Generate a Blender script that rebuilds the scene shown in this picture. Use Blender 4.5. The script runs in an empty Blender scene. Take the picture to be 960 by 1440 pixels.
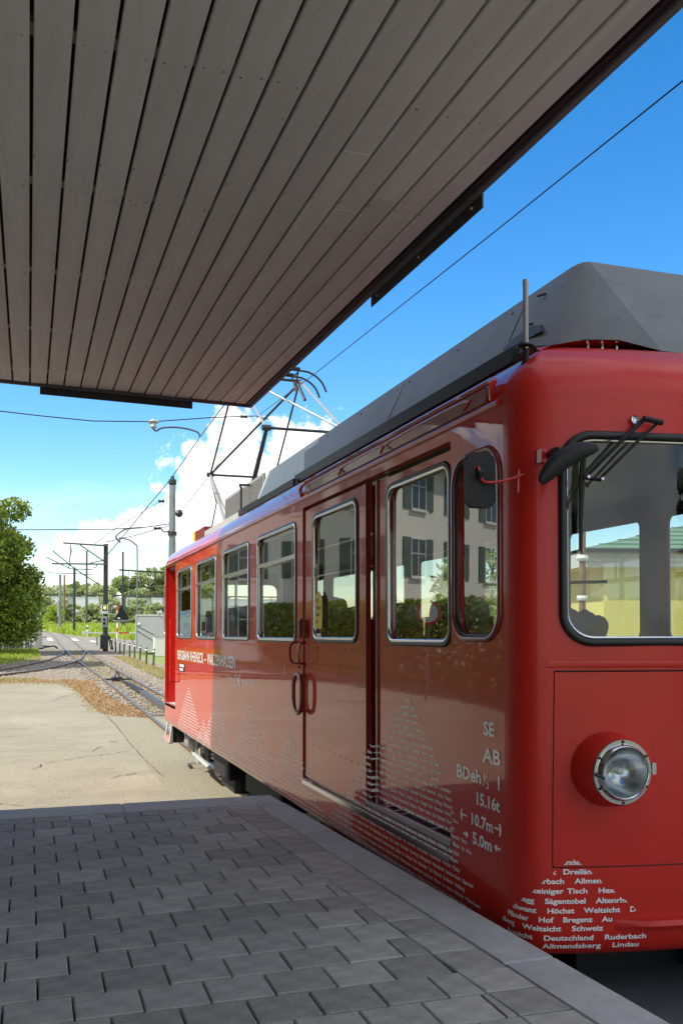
import bpy, bmesh, math, random
import numpy as np
from mathutils import Matrix, Vector
random.seed(7); rng = np.random.default_rng(7)
C = bpy.context.scene.collection
scene = bpy.context.scene
PI = math.pi

# ------------------------------------------------------------------ camera
FPX = 1315.0; YAW = math.atan(439/1315.0); ROLL = math.radians(0.30)
cF = Vector((math.sin(YAW), math.cos(YAW), 0)); cR = Vector((math.cos(YAW), -math.sin(YAW), 0)); cU = Vector((0, 0, 1))
ax = cR*math.cos(ROLL)+cU*math.sin(ROLL); ay = -cR*math.sin(ROLL)+cU*math.cos(ROLL); az = -cF
cam = bpy.data.cameras.new("camera"); cam_o = bpy.data.objects.new("camera", cam); C.objects.link(cam_o)
cam_o.matrix_world = Matrix(((ax.x, ay.x, az.x, 0), (ax.y, ay.y, az.y, 0), (ax.z, ay.z, az.z, 2.06), (0, 0, 0, 1)))
cam.sensor_fit = 'VERTICAL'; cam.sensor_height = 36.0; cam.lens = FPX/1440*36; cam.shift_y = 146.3/1440
cam.clip_start = 0.05; cam.clip_end = 6000
scene.camera = cam_o

# ------------------------------------------------------------------ light
SUN_EL = math.radians(50); SUN_DIRH = math.radians(10)        # light travels towards +X, turned 10 deg to +Y
sd = Vector((math.cos(SUN_EL)*math.cos(SUN_DIRH), math.cos(SUN_EL)*math.sin(SUN_DIRH), -math.sin(SUN_EL)))
sl = bpy.data.lights.new("sun", 'SUN'); sl.energy = 2.75; sl.angle = math.radians(0.53); sl.color = (1.0, 0.95, 0.86)
so = bpy.data.objects.new("sun", sl); C.objects.link(so); so.rotation_euler = sd.to_track_quat('-Z', 'Y').to_euler()
w = bpy.data.worlds.new("World"); scene.world = w; w.use_nodes = True
nt = w.node_tree; nt.nodes.clear()
def WN(t, **k):
    n = nt.nodes.new(t)
    for a, b in k.items(): setattr(n, a, b)
    return n
L = nt.links.new
out = WN('ShaderNodeOutputWorld'); bg = WN('ShaderNodeBackground'); bg.inputs[1].default_value = 0.11
sky = WN('ShaderNodeTexSky', sky_type='NISHITA', sun_disc=False, sun_elevation=SUN_EL)
sunvec = -sd
sky.sun_rotation = math.atan2(sunvec.x, sunvec.y)
sky.ozone_density = 3.0; sky.air_density = 1.0; sky.dust_density = 0.0
hs = WN('ShaderNodeHueSaturation'); hs.inputs['Saturation'].default_value = 1.36; hs.inputs['Value'].default_value = .90
L(sky.outputs[0], hs.inputs['Color'])
tc = WN('ShaderNodeTexCoord'); nrm = WN('ShaderNodeVectorMath', operation='NORMALIZE'); L(tc.outputs['Generated'], nrm.inputs[0])
def pixdir(px, py):
    a = (px-480)/FPX; b = (866.3-py)/FPX
    return (cF+ax*a+ay*b).normalized()
def wm(op, a, b=None, clamp=False):
    n = WN('ShaderNodeMath', operation=op, use_clamp=clamp)
    for i, v in enumerate((a, b)):
        if v is None: continue
        if isinstance(v, (int, float)): n.inputs[i].default_value = v
        else: L(v, n.inputs[i])
    return n.outputs[0]
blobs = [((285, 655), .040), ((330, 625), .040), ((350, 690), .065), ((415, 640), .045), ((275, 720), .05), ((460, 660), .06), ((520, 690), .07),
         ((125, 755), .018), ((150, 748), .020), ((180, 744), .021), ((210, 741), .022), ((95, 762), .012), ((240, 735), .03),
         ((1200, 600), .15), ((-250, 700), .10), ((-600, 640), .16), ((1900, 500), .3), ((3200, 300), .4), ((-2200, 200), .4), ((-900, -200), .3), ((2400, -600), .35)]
acc = None
for (p, r) in blobs:
    d = pixdir(*p); dn = WN('ShaderNodeVectorMath', operation='DISTANCE'); L(nrm.outputs[0], dn.inputs[0]); dn.inputs[1].default_value = d
    v = wm('SUBTRACT', 1.0, wm('DIVIDE', dn.outputs['Value'], r))
    acc = v if acc is None else wm('MAXIMUM', acc, v)
nz = WN('ShaderNodeTexNoise'); nz.inputs['Scale'].default_value = 26; nz.inputs['Detail'].default_value = 8; nz.inputs['Roughness'].default_value = .68
L(nrm.outputs[0], nz.inputs['Vector'])
nz4 = WN('ShaderNodeTexNoise'); nz4.inputs['Scale'].default_value = 75; nz4.inputs['Detail'].default_value = 6; L(nrm.outputs[0], nz4.inputs['Vector'])
mp = WN('ShaderNodeMapping'); mp.inputs['Scale'].default_value = (3, 3, 9); L(nrm.outputs[0], mp.inputs[0])
nz2 = WN('ShaderNodeTexNoise'); nz2.inputs['Scale'].default_value = 1.3; nz2.inputs['Detail'].default_value = 7; nz2.inputs['Roughness'].default_value = .6; L(mp.outputs[0], nz2.inputs['Vector'])
cum = wm('ADD', wm('MULTIPLY', acc, 1.0), wm('ADD', wm('MULTIPLY', wm('SUBTRACT', nz.outputs[0], .5), 2.4), wm('MULTIPLY', wm('SUBTRACT', nz4.outputs[0], .5), .6)))
mr = WN('ShaderNodeMapRange', interpolation_type='SMOOTHSTEP'); mr.inputs[1].default_value = .06; mr.inputs[2].default_value = .42; L(cum, mr.inputs[0])
# thin streaks, mostly low in the sky
sep = WN('ShaderNodeSeparateXYZ'); L(nrm.outputs[0], sep.inputs[0])
low = WN('ShaderNodeMapRange'); low.inputs[1].default_value = .16; low.inputs[2].default_value = .02; L(sep.outputs[2], low.inputs[0])
st = WN('ShaderNodeMapRange', interpolation_type='SMOOTHSTEP'); st.inputs[1].default_value = .52; st.inputs[2].default_value = .72; L(nz2.outputs[0], st.inputs[0])
streak = wm('MULTIPLY', wm('MULTIPLY', low.outputs[0], st.outputs[0]), .45)
# cumulus added outside the view to raise the fill light in shaded areas
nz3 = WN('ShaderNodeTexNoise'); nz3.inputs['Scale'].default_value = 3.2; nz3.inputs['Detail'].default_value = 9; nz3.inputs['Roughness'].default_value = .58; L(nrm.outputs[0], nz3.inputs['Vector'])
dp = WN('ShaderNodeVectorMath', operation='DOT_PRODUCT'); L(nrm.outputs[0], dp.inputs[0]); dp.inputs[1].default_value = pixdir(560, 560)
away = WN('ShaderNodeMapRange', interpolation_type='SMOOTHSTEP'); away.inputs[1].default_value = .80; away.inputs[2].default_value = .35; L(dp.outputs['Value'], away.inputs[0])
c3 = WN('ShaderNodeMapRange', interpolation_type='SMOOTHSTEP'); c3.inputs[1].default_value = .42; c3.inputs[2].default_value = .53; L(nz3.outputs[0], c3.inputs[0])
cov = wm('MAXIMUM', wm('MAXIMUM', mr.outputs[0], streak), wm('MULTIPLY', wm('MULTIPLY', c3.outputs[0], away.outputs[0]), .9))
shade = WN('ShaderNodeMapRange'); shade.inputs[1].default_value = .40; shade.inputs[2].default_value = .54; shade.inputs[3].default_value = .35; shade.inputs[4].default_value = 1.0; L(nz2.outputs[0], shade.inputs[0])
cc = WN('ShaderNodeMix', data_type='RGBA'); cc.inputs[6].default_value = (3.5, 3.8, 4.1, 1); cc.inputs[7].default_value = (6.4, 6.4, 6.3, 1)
L(shade.outputs[0], cc.inputs[0])
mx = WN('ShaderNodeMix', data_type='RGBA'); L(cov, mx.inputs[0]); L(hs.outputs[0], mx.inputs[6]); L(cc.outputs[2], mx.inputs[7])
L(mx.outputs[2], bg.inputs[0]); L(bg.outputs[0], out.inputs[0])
scene.view_settings.view_transform = 'Standard'; scene.view_settings.look = 'None'
scene.view_settings.exposure = 1.27; scene.view_settings.gamma = 1.0

# ------------------------------------------------------------------ materials
MATS = {}
def mat(name, col, rough=.6, metal=0., coat=0., noise=0., nscale=8., bump=0., bscale=40., col2=None, spec=.5, rand=0., stretch=None, emit=None, bdist=.01, coatr=.03, coat_ior=1.5):
    m = bpy.data.materials.new(name); m.use_nodes = True; t = m.node_tree; p = t.nodes['Principled BSDF']
    p.inputs['Base Color'].default_value = (*col, 1); p.inputs['Roughness'].default_value = rough; p.inputs['Metallic'].default_value = metal
    p.inputs['Coat Weight'].default_value = coat; p.inputs['Coat Roughness'].default_value = coatr; p.inputs['Coat IOR'].default_value = coat_ior
    p.inputs['Specular IOR Level'].default_value = spec
    src = None
    tcn = t.nodes.new('ShaderNodeTexCoord'); vec = tcn.outputs['Object']
    if stretch:
        mpn = t.nodes.new('ShaderNodeMapping'); mpn.inputs['Scale'].default_value = stretch; t.links.new(vec, mpn.inputs[0]); vec = mpn.outputs[0]
    if noise > 0 or col2:
        n = t.nodes.new('ShaderNodeTexNoise'); n.inputs['Scale'].default_value = nscale; n.inputs['Detail'].default_value = 6; t.links.new(vec, n.inputs['Vector'])
        rmp = t.nodes.new('ShaderNodeMapRange'); rmp.inputs[1].default_value = .3; rmp.inputs[2].default_value = .7; t.links.new(n.outputs[0], rmp.inputs[0])
        mix = t.nodes.new('ShaderNodeMix'); mix.data_type = 'RGBA'; t.links.new(rmp.outputs[0], mix.inputs[0])
        c2 = col2 if col2 else tuple(max(0, c*(1-noise)) for c in col)
        mix.inputs[6].default_value = (*c2, 1); mix.inputs[7].default_value = (*col, 1); src = mix.outputs[2]
    if rand > 0:
        oi = t.nodes.new('ShaderNodeObjectInfo'); mrn = t.nodes.new('ShaderNodeMapRange')
        mrn.inputs[3].default_value = 1-rand; mrn.inputs[4].default_value = 1+rand; t.links.new(oi.outputs['Random'], mrn.inputs[0])
        hv = t.nodes.new('ShaderNodeHueSaturation'); t.links.new(mrn.outputs[0], hv.inputs['Value'])
        if src is None: hv.inputs['Color'].default_value = (*col, 1)
        else: t.links.new(src, hv.inputs['Color'])
        src = hv.outputs[0]
    if src is not None: t.links.new(src, p.inputs['Base Color'])
    if bump > 0:
        n = t.nodes.new('ShaderNodeTexNoise'); n.inputs['Scale'].default_value = bscale; n.inputs['Detail'].default_value = 4; t.links.new(vec, n.inputs['Vector'])
        b = t.nodes.new('ShaderNodeBump'); b.inputs['Strength'].default_value = bump; b.inputs['Distance'].default_value = bdist
        t.links.new(n.outputs[0], b.inputs['Height']); t.links.new(b.outputs[0], p.inputs['Normal'])
        if coat > 0: t.links.new(b.outputs[0], p.inputs['Coat Normal'])
    if emit:
        p.inputs['Emission Color'].default_value = (*emit[0], 1); p.inputs['Emission Strength'].default_value = emit[1]
    MATS[name] = m; return m
def foliage(name, dark, light, scale=.6):
    m = bpy.data.materials.new(name); m.use_nodes = True; t = m.node_tree; p = t.nodes['Principled BSDF']; o = t.nodes['Material Output']
    g = t.nodes.new('ShaderNodeNewGeometry')
    mix = t.nodes.new('ShaderNodeMix'); mix.data_type = 'RGBA'; mix.inputs[6].default_value = (*dark, 1); mix.inputs[7].default_value = (*light, 1)
    t.links.new(g.outputs['Random Per Island'], mix.inputs[0]); t.links.new(mix.outputs[2], p.inputs['Base Color'])
    p.inputs['Roughness'].default_value = .55
    tr = t.nodes.new('ShaderNodeBsdfTranslucent'); t.links.new(mix.outputs[2], tr.inputs[0])
    ms = t.nodes.new('ShaderNodeMixShader'); ms.inputs[0].default_value = .45
    t.links.new(p.outputs[0], ms.inputs[1]); t.links.new(tr.outputs[0], ms.inputs[2]); t.links.new(ms.outputs[0], o.inputs[0])
    MATS[name] = m; return m
def glass(name, tint=(.70, .75, .72), ior=2.1):
    m = bpy.data.materials.new(name); m.use_nodes = True; t = m.node_tree; t.nodes.remove(t.nodes['Principled BSDF']); o = t.nodes['Material Output']
    tr = t.nodes.new('ShaderNodeBsdfTransparent'); tr.inputs[0].default_value = (*tint, 1)
    gl = t.nodes.new('ShaderNodeBsdfGlossy'); gl.inputs['Roughness'].default_value = .0
    fr = t.nodes.new('ShaderNodeFresnel'); gm_ = t.nodes.new('ShaderNodeNewGeometry'); im = t.nodes.new('ShaderNodeMix'); im.inputs[2].default_value = ior; im.inputs[3].default_value = 1/ior
    t.links.new(gm_.outputs['Backfacing'], im.inputs[0]); t.links.new(im.outputs[0], fr.inputs[0])
    ms = t.nodes.new('ShaderNodeMixShader'); t.links.new(fr.outputs[0], ms.inputs[0]); t.links.new(tr.outputs[0], ms.inputs[1]); t.links.new(gl.outputs[0], ms.inputs[2])
    t.links.new(ms.outputs[0], o.inputs[0]); MATS[name] = m; return m

RED = mat('red_paint', (.58, .018, .009), .45, coat=1., coatr=.012, coat_ior=1.42, spec=.15, bump=.035, bscale=2.2, bdist=.02, noise=.10, nscale=1.5)
REDF = mat('front_red_paint', (.58, .018, .009), .5, coat=.5, coatr=.14, coat_ior=1.36, spec=.3, bump=.06, bscale=9, bdist=.004, noise=.12, nscale=2.5)
DRED = mat('dark_red_trim', (.22, .014, .010), .4, coat=.6)
INT = mat('interior_lining', (.10, .10, .09), .6, noise=.1)
SEATM = mat('seat_fabric', (.16, .03, .03), .9, noise=.3, nscale=60)
GSEAT = mat('grey_seat_shell', (.10, .10, .11), .5)
CHR = mat('brushed_chrome', (.60, .61, .62), .2, metal=1., bump=.05, bscale=90)
ALU = mat('aluminium', (.34, .33, .31), .5, metal=.4)
RUB = mat('black_rubber', (.012, .012, .013), .45)
BLK = mat('black_paint', (.012, .012, .013), .5, spec=.3)
UND = mat('underframe_grime', (.022, .020, .019), .8, noise=.5, nscale=12)
GREYB = mat('roof_box_grey', (.15, .155, .158), .55, noise=.18, nscale=5, bump=.15, bscale=60)
LGREY = mat('light_grey_sheet', (.42, .45, .42), .5, noise=.14, nscale=3)
WHT = mat('white_lettering', (.86, .85, .82), .5, coat=.8, coatr=.05)
WHTD = mat('worn_lettering', (.84, .82, .79), .5, coat=.8, coatr=.03)
STEEL = mat('dull_steel', (.20, .19, .18), .5, metal=.6, noise=.3, nscale=20)
DSTEEL = mat('dark_steel', (.045, .043, .045), .5, metal=.4)
GALV = mat('galvanised_steel', (.26, .27, .28), .5, metal=.5, noise=.25, nscale=3)
POLE = mat('weathered_pole', (.10, .095, .09), .7, noise=.3, nscale=3)
WOODP = mat('wooden_pole', (.26, .17, .09), .85, noise=.4, nscale=6)
GLS = glass('window_glass')
WGLS = glass('windscreen_glass', (.86, .90, .88), 1.62)
LENS = glass('lamp_glass', (.8, .82, .8), 1.5)
PAVE = mat('grey_paver', (.43, .405, .37), .9, noise=.30, nscale=16, bump=1., bscale=200, rand=.22, bdist=.004)
KERB = mat('kerb_concrete', (.47, .465, .455), .85, noise=.22, nscale=9, bump=.4, bscale=220, bdist=.003)
JOINT = mat('joint_sand', (.03, .028, .026), .95)
CONC = mat('concrete', (.22, .215, .20), .9, noise=.25, nscale=3)
DCONC = mat('dark_track_slab', (.10, .105, .11), .85, noise=.25, nscale=5, bump=.3, bscale=120)
ASPH = mat('pale_asphalt', (.31, .275, .19), .9, noise=0, col2=(.255, .228, .16), nscale=.5, bump=.5, bscale=90, bdist=.006)
ASPH2 = mat('coarse_asphalt', (.32, .285, .19), .95, col2=(.22, .195, .13), nscale=30, bump=.8, bscale=70, bdist=.01)
ROAD = mat('road_asphalt', (.25, .23, .185), .9, noise=.2, nscale=1)
BALL = mat('ballast_bed', (.31, .255, .19), .95, col2=(.15, .11, .075), nscale=7, bump=1., bscale=14, bdist=.05)
STONE = mat('ballast_stone', (.38, .33, .27), .9, noise=.3, nscale=3)
RUST = mat('rusty_rail', (.20, .10, .045), .8, noise=.4, nscale=9)
RAILT = mat('polished_railhead', (.42, .40, .37), .38, metal=1.)
SLEEP = mat('sleeper_timber', (.12, .085, .055), .9, noise=.4, nscale=10)
PLANK = mat('grey_painted_plank', (.80, .79, .77), .62, noise=.17, nscale=2.2, stretch=(7, .6, 1), bump=.25, bscale=30, rand=.10, bdist=.002)
SOFF = mat('canopy_void', (.02, .02, .022), .9)
EDGE = mat('canopy_edge_metal', (.15, .14, .15), .55)
FLASH = mat('dark_flashing', (.022, .022, .028), .5)
DIRT = mat('field_earth', (.17, .22, .05), .95, col2=(.24, .26, .07), nscale=.4)
WALLW = mat('pale_render', (.85, .83, .74), .9, noise=.06, nscale=2)
WALLY = mat('yellow_render', (.72, .62, .20), .9, noise=.05, nscale=2)
WALLG = mat('grey_render', (.60, .61, .58), .9, noise=.08, nscale=2)
TIMB = mat('dark_timber_cladding', (.085, .06, .045), .85, noise=.3, nscale=6, stretch=(6, 6, .5))
SHUT = mat('green_grey_shutter', (.10, .14, .12), .7)
ROOFT = mat('brown_roof_tile', (.20, .12, .08), .85, noise=.4, nscale=5)
ROOFG = mat('green_roof_sheet', (.16, .30, .20), .5, noise=.15, nscale=2)
WOODW = mat('flaking_white_board', (.72, .70, .66), .8, noise=.25, nscale=6, stretch=(1, 1, 12))
DGLASS = mat('dark_window_pane', (.03, .035, .04), .05, spec=.8)
BARK = mat('bark', (.09, .065, .045), .95, noise=.4, nscale=14)
LEAF1 = foliage('broad_leaf', (.030, .065, .008), (.38, .47, .045))
LEAF2 = foliage('pale_scrub_leaf', (.24, .30, .10), (.60, .64, .34))
LEAF3 = foliage('hedge_leaf', (.14, .19, .012), (.48, .50, .05))
LEAF4 = foliage('conifer_leaf', (.010, .022, .010), (.03, .05, .02))
LEAF5 = foliage('distant_leaf', (.16, .22, .06), (.42, .50, .18))
GRASSM = foliage('meadow_grass', (.22, .32, .02), (.46, .54, .07))
WEED = foliage('rust_weed', (.36, .14, .05), (.60, .46, .24))
DRY = foliage('dry_grass', (.34, .30, .10), (.55, .45, .22))
YEL = mat('yellow_sticker', (.75, .52, .02), .5)
BLUE = mat('blue_poster', (.20, .36, .62), .5, col2=(.48, .56, .68), nscale=9)
SIGR = mat('signal_red', (.65, .05, .02), .5)
WPL = mat('white_plastic', (.75, .75, .72), .5)
GBOX = mat('grey_trailer_skin', (.36, .37, .37), .55, noise=.08, nscale=1)
LAMPY = mat('lit_yellow_lamp', (.8, .55, .02), .4, emit=((1, .75, .05), 2.2))
FLEECE = mat('charcoal_fleece', (.045, .047, .045), 1., noise=.4, nscale=40, bump=1., bscale=120)
BLUES = mat('blue_strap', (.03, .07, .30), .7)
CRACK = mat('asphalt_crack', (.07, .06, .05), .95)
MARK = mat('road_marking', (.72, .71, .66), .8)

def layer(m, scale, lo, hi, col, fac=1., stretch=(1, 1, 1), detail=8, rough=.65, seed=0.):
    # overlay a stain colour where a noise field lies between lo and hi
    t = m.node_tree; p = t.nodes['Principled BSDF']; bc = p.inputs['Base Color']
    tcn = t.nodes.new('ShaderNodeTexCoord'); mpn = t.nodes.new('ShaderNodeMapping'); mpn.inputs['Scale'].default_value = stretch; mpn.inputs['Location'].default_value = (seed, seed*.7, seed*.3)
    t.links.new(tcn.outputs['Object'], mpn.inputs[0]); n = t.nodes.new('ShaderNodeTexNoise'); n.inputs['Scale'].default_value = scale; n.inputs['Detail'].default_value = detail; n.inputs['Roughness'].default_value = rough
    t.links.new(mpn.outputs[0], n.inputs['Vector']); r = t.nodes.new('ShaderNodeMapRange'); r.inputs[1].default_value = lo; r.inputs[2].default_value = hi; r.inputs[4].default_value = fac; t.links.new(n.outputs[0], r.inputs[0])
    mix = t.nodes.new('ShaderNodeMix'); mix.data_type = 'RGBA'; t.links.new(r.outputs[0], mix.inputs[0]); mix.inputs[7].default_value = (*col, 1)
    if bc.is_linked: s_ = bc.links[0].from_socket; t.links.new(s_, mix.inputs[6])
    else: mix.inputs[6].default_value = bc.default_value
    t.links.new(mix.outputs[2], bc)
def coatvar(m, scale, lo, hi, stretch):
    t = m.node_tree; p = t.nodes['Principled BSDF']; tcn = t.nodes.new('ShaderNodeTexCoord'); mpn = t.nodes.new('ShaderNodeMapping'); mpn.inputs['Scale'].default_value = stretch
    t.links.new(tcn.outputs['Object'], mpn.inputs[0]); n = t.nodes.new('ShaderNodeTexNoise'); n.inputs['Scale'].default_value = scale; n.inputs['Detail'].default_value = 8
    t.links.new(mpn.outputs[0], n.inputs['Vector']); r = t.nodes.new('ShaderNodeMapRange'); r.inputs[1].default_value = .4; r.inputs[2].default_value = .75; r.inputs[3].default_value = lo; r.inputs[4].default_value = hi
    t.links.new(n.outputs[0], r.inputs[0]); t.links.new(r.outputs[0], p.inputs['Coat Roughness'])
layer(ASPH, 60, .45, .75, (.13, .115, .08), .55); layer(ASPH, 1.3, .50, .64, (.17, .15, .10), .38, (.6, 1.2, 1), seed=4); layer(ASPH, 4.5, .56, .68, (.15, .13, .09), .45, (.4, 1.5, 1), seed=14); layer(ASPH, .7, .56, .70, (.38, .34, .25), .5, (1, .6, 1), seed=9); layer(ASPH, 220, .55, .7, (.45, .42, .34), .5)
layer(ASPH2, 45, .5, .62, (.10, .09, .06), .8); layer(ASPH2, 90, .55, .66, (.50, .46, .36), .6)
layer(PAVE, 3.2, .52, .68, (.17, .165, .155), .55, seed=3); layer(PAVE, 120, .56, .68, (.55, .54, .52), .45); layer(PAVE, 130, .60, .66, (.09, .09, .09), .7, seed=5)
layer(KERB, 2.5, .5, .68, (.26, .255, .25), .6, seed=2); layer(KERB, 150, .6, .66, (.14, .14, .14), .6)
layer(PLANK, 5, .58, .74, (.50, .49, .47), .5, (5, .35, 1), seed=6); layer(PLANK, 22, .66, .70, (.12, .10, .08), .8, (2.5, .8, 1), seed=8); layer(PLANK, 1.2, .5, .7, (.70, .64, .60), .4, seed=12)
layer(RED, 7, .60, .74, (.22, .020, .012), .5, (1, 2.2, .22), seed=2); layer(RED, 3, .62, .75, (.32, .16, .11), .35, (1, 1.0, .5), seed=7); coatvar(RED, 4, .006, .07, (1, 1.6, .35))
layer(REDF, 5, .55, .75, (.34, .016, .008), .6, (1, 1, .4), seed=3); layer(REDF, 60, .68, .72, (.30, .10, .07), .5)
layer(GREYB, 2.2, .5, .7, (.17, .175, .175), .6, seed=2); layer(GREYB, 9, .6, .72, (.06, .06, .062), .6, (1, .5, 2), seed=5)
layer(LGREY, 4, .55, .7, (.26, .26, .24), .5, (1, 1, .4)); layer(ROAD, .8, .5, .65, (.16, .15, .14), .6)
layer(GBOX, 1.5, .55, .7, (.27, .27, .26), .5, (1, 1, .3)); layer(DCONC, 2, .5, .65, (.06, .065, .07), .6)

# ------------------------------------------------------------------ mesh building
class MB:
    def __init__(s): s.v = []; s.f = []
    def add(s, v, f):
        o = len(s.v); s.v += [tuple(p) for p in v]; s.f += [tuple(i+o for i in q) for q in f]; return s
    def box(s, x0, x1, y0, y1, z0, z1):
        v = [(x, y, z) for z in (z0, z1) for y in (y0, y1) for x in (x0, x1)]
        return s.add(v, [(0, 2, 3, 1), (4, 5, 7, 6), (0, 1, 5, 4), (2, 6, 7, 3), (0, 4, 6, 2), (1, 3, 7, 5)])
    def bbox(s, x0, x1, y0, y1, z0, z1, b=.01):     # box with chamfered vertical and top edges
        pl = [(x0+b, y0), (x1-b, y0), (x1, y0+b), (x1, y1-b), (x1-b, y1), (x0+b, y1), (x0, y1-b), (x0, y0+b)]
        cx, cy = (x0+x1)/2, (y0+y1)/2
        sx = 1-2*b/max(1e-6, x1-x0); sy = 1-2*b/max(1e-6, y1-y0)
        top = [(cx+(x-cx)*sx, cy+(y-cy)*sy) for x, y in pl]
        v = [(x, y, z0) for x, y in pl]+[(x, y, z1-b) for x, y in pl]+[(x, y, z1) for x, y in top]
        f = [tuple(range(7, -1, -1)), tuple(range(16, 24))]
        for k in range(2):
            for i in range(8): j = (i+1) % 8; f.append((k*8+i, k*8+j, k*8+8+j, k*8+8+i))
        return s.add(v, f)
    def tube(s, pts, r, n=6, closed=False, cap=True):
        pts = [Vector(p) for p in pts]; N = len(pts); rr = r if isinstance(r, (list, tuple)) else [r]*N
        o = len(s.v); prev = None
        for i, p in enumerate(pts):
            if closed: d = pts[(i+1) % N]-pts[i-1]
            else: d = pts[min(i+1, N-1)]-pts[max(i-1, 0)]
            d.normalize()
            if prev is None:
                up = Vector((0, 0, 1)) if abs(d.z) < .9 else Vector((1, 0, 0)); u = d.cross(up).normalized()
            else:
                u = (prev-d*prev.dot(d)); u = u.normalized() if u.length > 1e-6 else d.orthogonal().normalized()
            prev = u; vv = d.cross(u)
            for k in range(n):
                a = 2*PI*k/n; s.v.append(tuple(p+(u*math.cos(a)+vv*math.sin(a))*rr[i]))
        for i in range(N if closed else N-1):
            j = (i+1) % N
            for k in range(n):
                l = (k+1) % n; s.f.append((o+i*n+k, o+i*n+l, o+j*n+l, o+j*n+k))
        if cap and not closed: s.f.append(tuple(o+k for k in range(n-1, -1, -1))); s.f.append(tuple(o+(N-1)*n+k for k in range(n)))
        return s
    def prism(s, poly, h0, h1, fn):                 # poly 2D, extruded between h0, h1; fn(a, b, h) -> xyz
        n = len(poly); v = [fn(a, b, h0) for a, b in poly]+[fn(a, b, h1) for a, b in poly]
        f = [tuple(range(n-1, -1, -1)), tuple(range(n, 2*n))]+[(i, (i+1) % n, n+(i+1) % n, n+i) for i in range(n)]
        return s.add(v, f)
    def lathe(s, prof, o, axis, n=32):              # prof: (r, h) along axis from o
        axis = Vector(axis).normalized(); u = axis.orthogonal().normalized(); vv = axis.cross(u); o = Vector(o); b = len(s.v)
        for r, h in prof:
            for k in range(n):
                a = 2*PI*k/n; s.v.append(tuple(o+axis*h+(u*math.cos(a)+vv*math.sin(a))*r))
        for i in range(len(prof)-1):
            for k in range(n): l = (k+1) % n; s.f.append((b+i*n+k, b+i*n+l, b+(i+1)*n+l, b+(i+1)*n+k))
        return s
    def mesh(s, name):
        me = bpy.data.meshes.new(name); me.from_pydata(s.v, [], s.f); me.update(); return me
def link(name, me, m, parent=None, smooth=False, fix=True, angle=35):
    if m is not None: 
        for q in (m if isinstance(m, (list, tuple)) else [m]): me.materials.append(q)
    if fix:
        b = bmesh.new(); b.from_mesh(me); bmesh.ops.recalc_face_normals(b, faces=b.faces); b.to_mesh(me); b.free()
    if smooth:
        me.polygons.foreach_set('use_smooth', [True]*len(me.polygons)); 
        try: me.set_sharp_from_angle(angle=math.radians(angle))
        except Exception: pass
    o = bpy.data.objects.new(name, me); C.objects.link(o)
    if parent: o.parent = parent
    return o
def part(name, mb, m, parent, smooth=False, **k): return link(name, mb.mesh(name), m, parent, smooth, **k)
def thing(name, label, cat, loc=(0, 0, 0), rz=0, group=None, rx=0):
    o = bpy.data.objects.new(name, None); C.objects.link(o); o.location = loc; o.rotation_euler = (rx, 0, rz); o.empty_display_size = .2
    tag(o, label, cat, group); return o
def tag(o, label, cat, group=None):
    o['label'] = label; o['category'] = cat
    if group: o['group'] = group
    return o
def struct(name, mb, m, parent=None, **k):
    o = part(name, mb, m, parent, **k)
    if parent is None: o['kind'] = 'structure'
    return o
def stuff(o): o['kind'] = 'stuff'; return o
def npmesh(name, V, nper, m, parent=None):          # V: (faces*nper, 3) separate faces
    nf = len(V)//nper; me = bpy.data.meshes.new(name); me.vertices.add(len(V)); me.vertices.foreach_set('co', V.astype(np.float32).ravel())
    me.loops.add(len(V)); me.loops.foreach_set('vertex_index', np.arange(len(V), dtype=np.int32))
    me.polygons.add(nf); me.polygons.foreach_set('loop_start', np.arange(0, len(V), nper, dtype=np.int32))
    me.update(calc_edges=True); me.materials.append(m)
    o = bpy.data.objects.new(name, me); C.objects.link(o)
    if parent: o.parent = parent
    return o
def leaves(P, size, flat=.0, elong=1.5):            # leaf quads (folded pair) at points
    n = len(P); a = rng.normal(size=(n, 3)); a[:, 2] *= (1-flat); a /= np.linalg.norm(a, axis=1)[:, None]
    b = rng.normal(size=(n, 3)); b -= (b*a).sum(1)[:, None]*a; b /= np.linalg.norm(b, axis=1)[:, None]
    s = (size*rng.uniform(.6, 1.3, n))[:, None]
    q = np.stack([P-a*s*elong, P-b*s*.6, P+a*s*elong, P+b*s*.6], 1)
    return q.reshape(-1, 3)
def rrect(y0, y1, z0, z1, r, n=6):                  # rounded rectangle points, counter-clockwise
    r = min(r, (y1-y0)/2-1e-3, (z1-z0)/2-1e-3); p = []
    for cx, cz, a0 in ((y1-r, z1-r, 0), (y0+r, z1-r, 90), (y0+r, z0+r, 180), (y1-r, z0+r, 270)):
        for k in range(n+1): a = math.radians(a0+90*k/n); p.append((cx+r*math.cos(a), cz+r*math.sin(a)))
    return p

# ================================================================== SETTING
# camera eye is 2.06 m above the ground sheet, platform top 0.895
g = MB(); g.add([(-1500, -300, -.02), (1500, -300, -.02), (1500, 3000, -.02), (-1500, 3000, -.02)], [(0, 1, 2, 3)])
struct('ground', g, DIRT, fix=False)
def sheet(name, poly, z, m):
    g = MB(); g.add([(x, y, z) for x, y in poly], [tuple(range(len(poly)))]); return struct(name, g, m)
sheet('asphalt_yard', [(-40, -20), (12, -20), (12, 18.5), (2.46, 18.87), (1.95, 19.7), (1.41, 20.2), (1.34, 21.4), (1.29, 24.8), (1.07, 28.3), (.45, 29.6), (-.82, 29.9), (-6, 29.5), (-14, 27), (-40, 24)], 0, ASPH)
sheet('coarse_asphalt_strip', [(1.55, -10), (4.2, -10), (4.2, 18.6), (2.46, 18.8), (1.95, 19.6), (1.45, 20.1), (1.55, 17.8)], .004, ASPH2)
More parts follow.
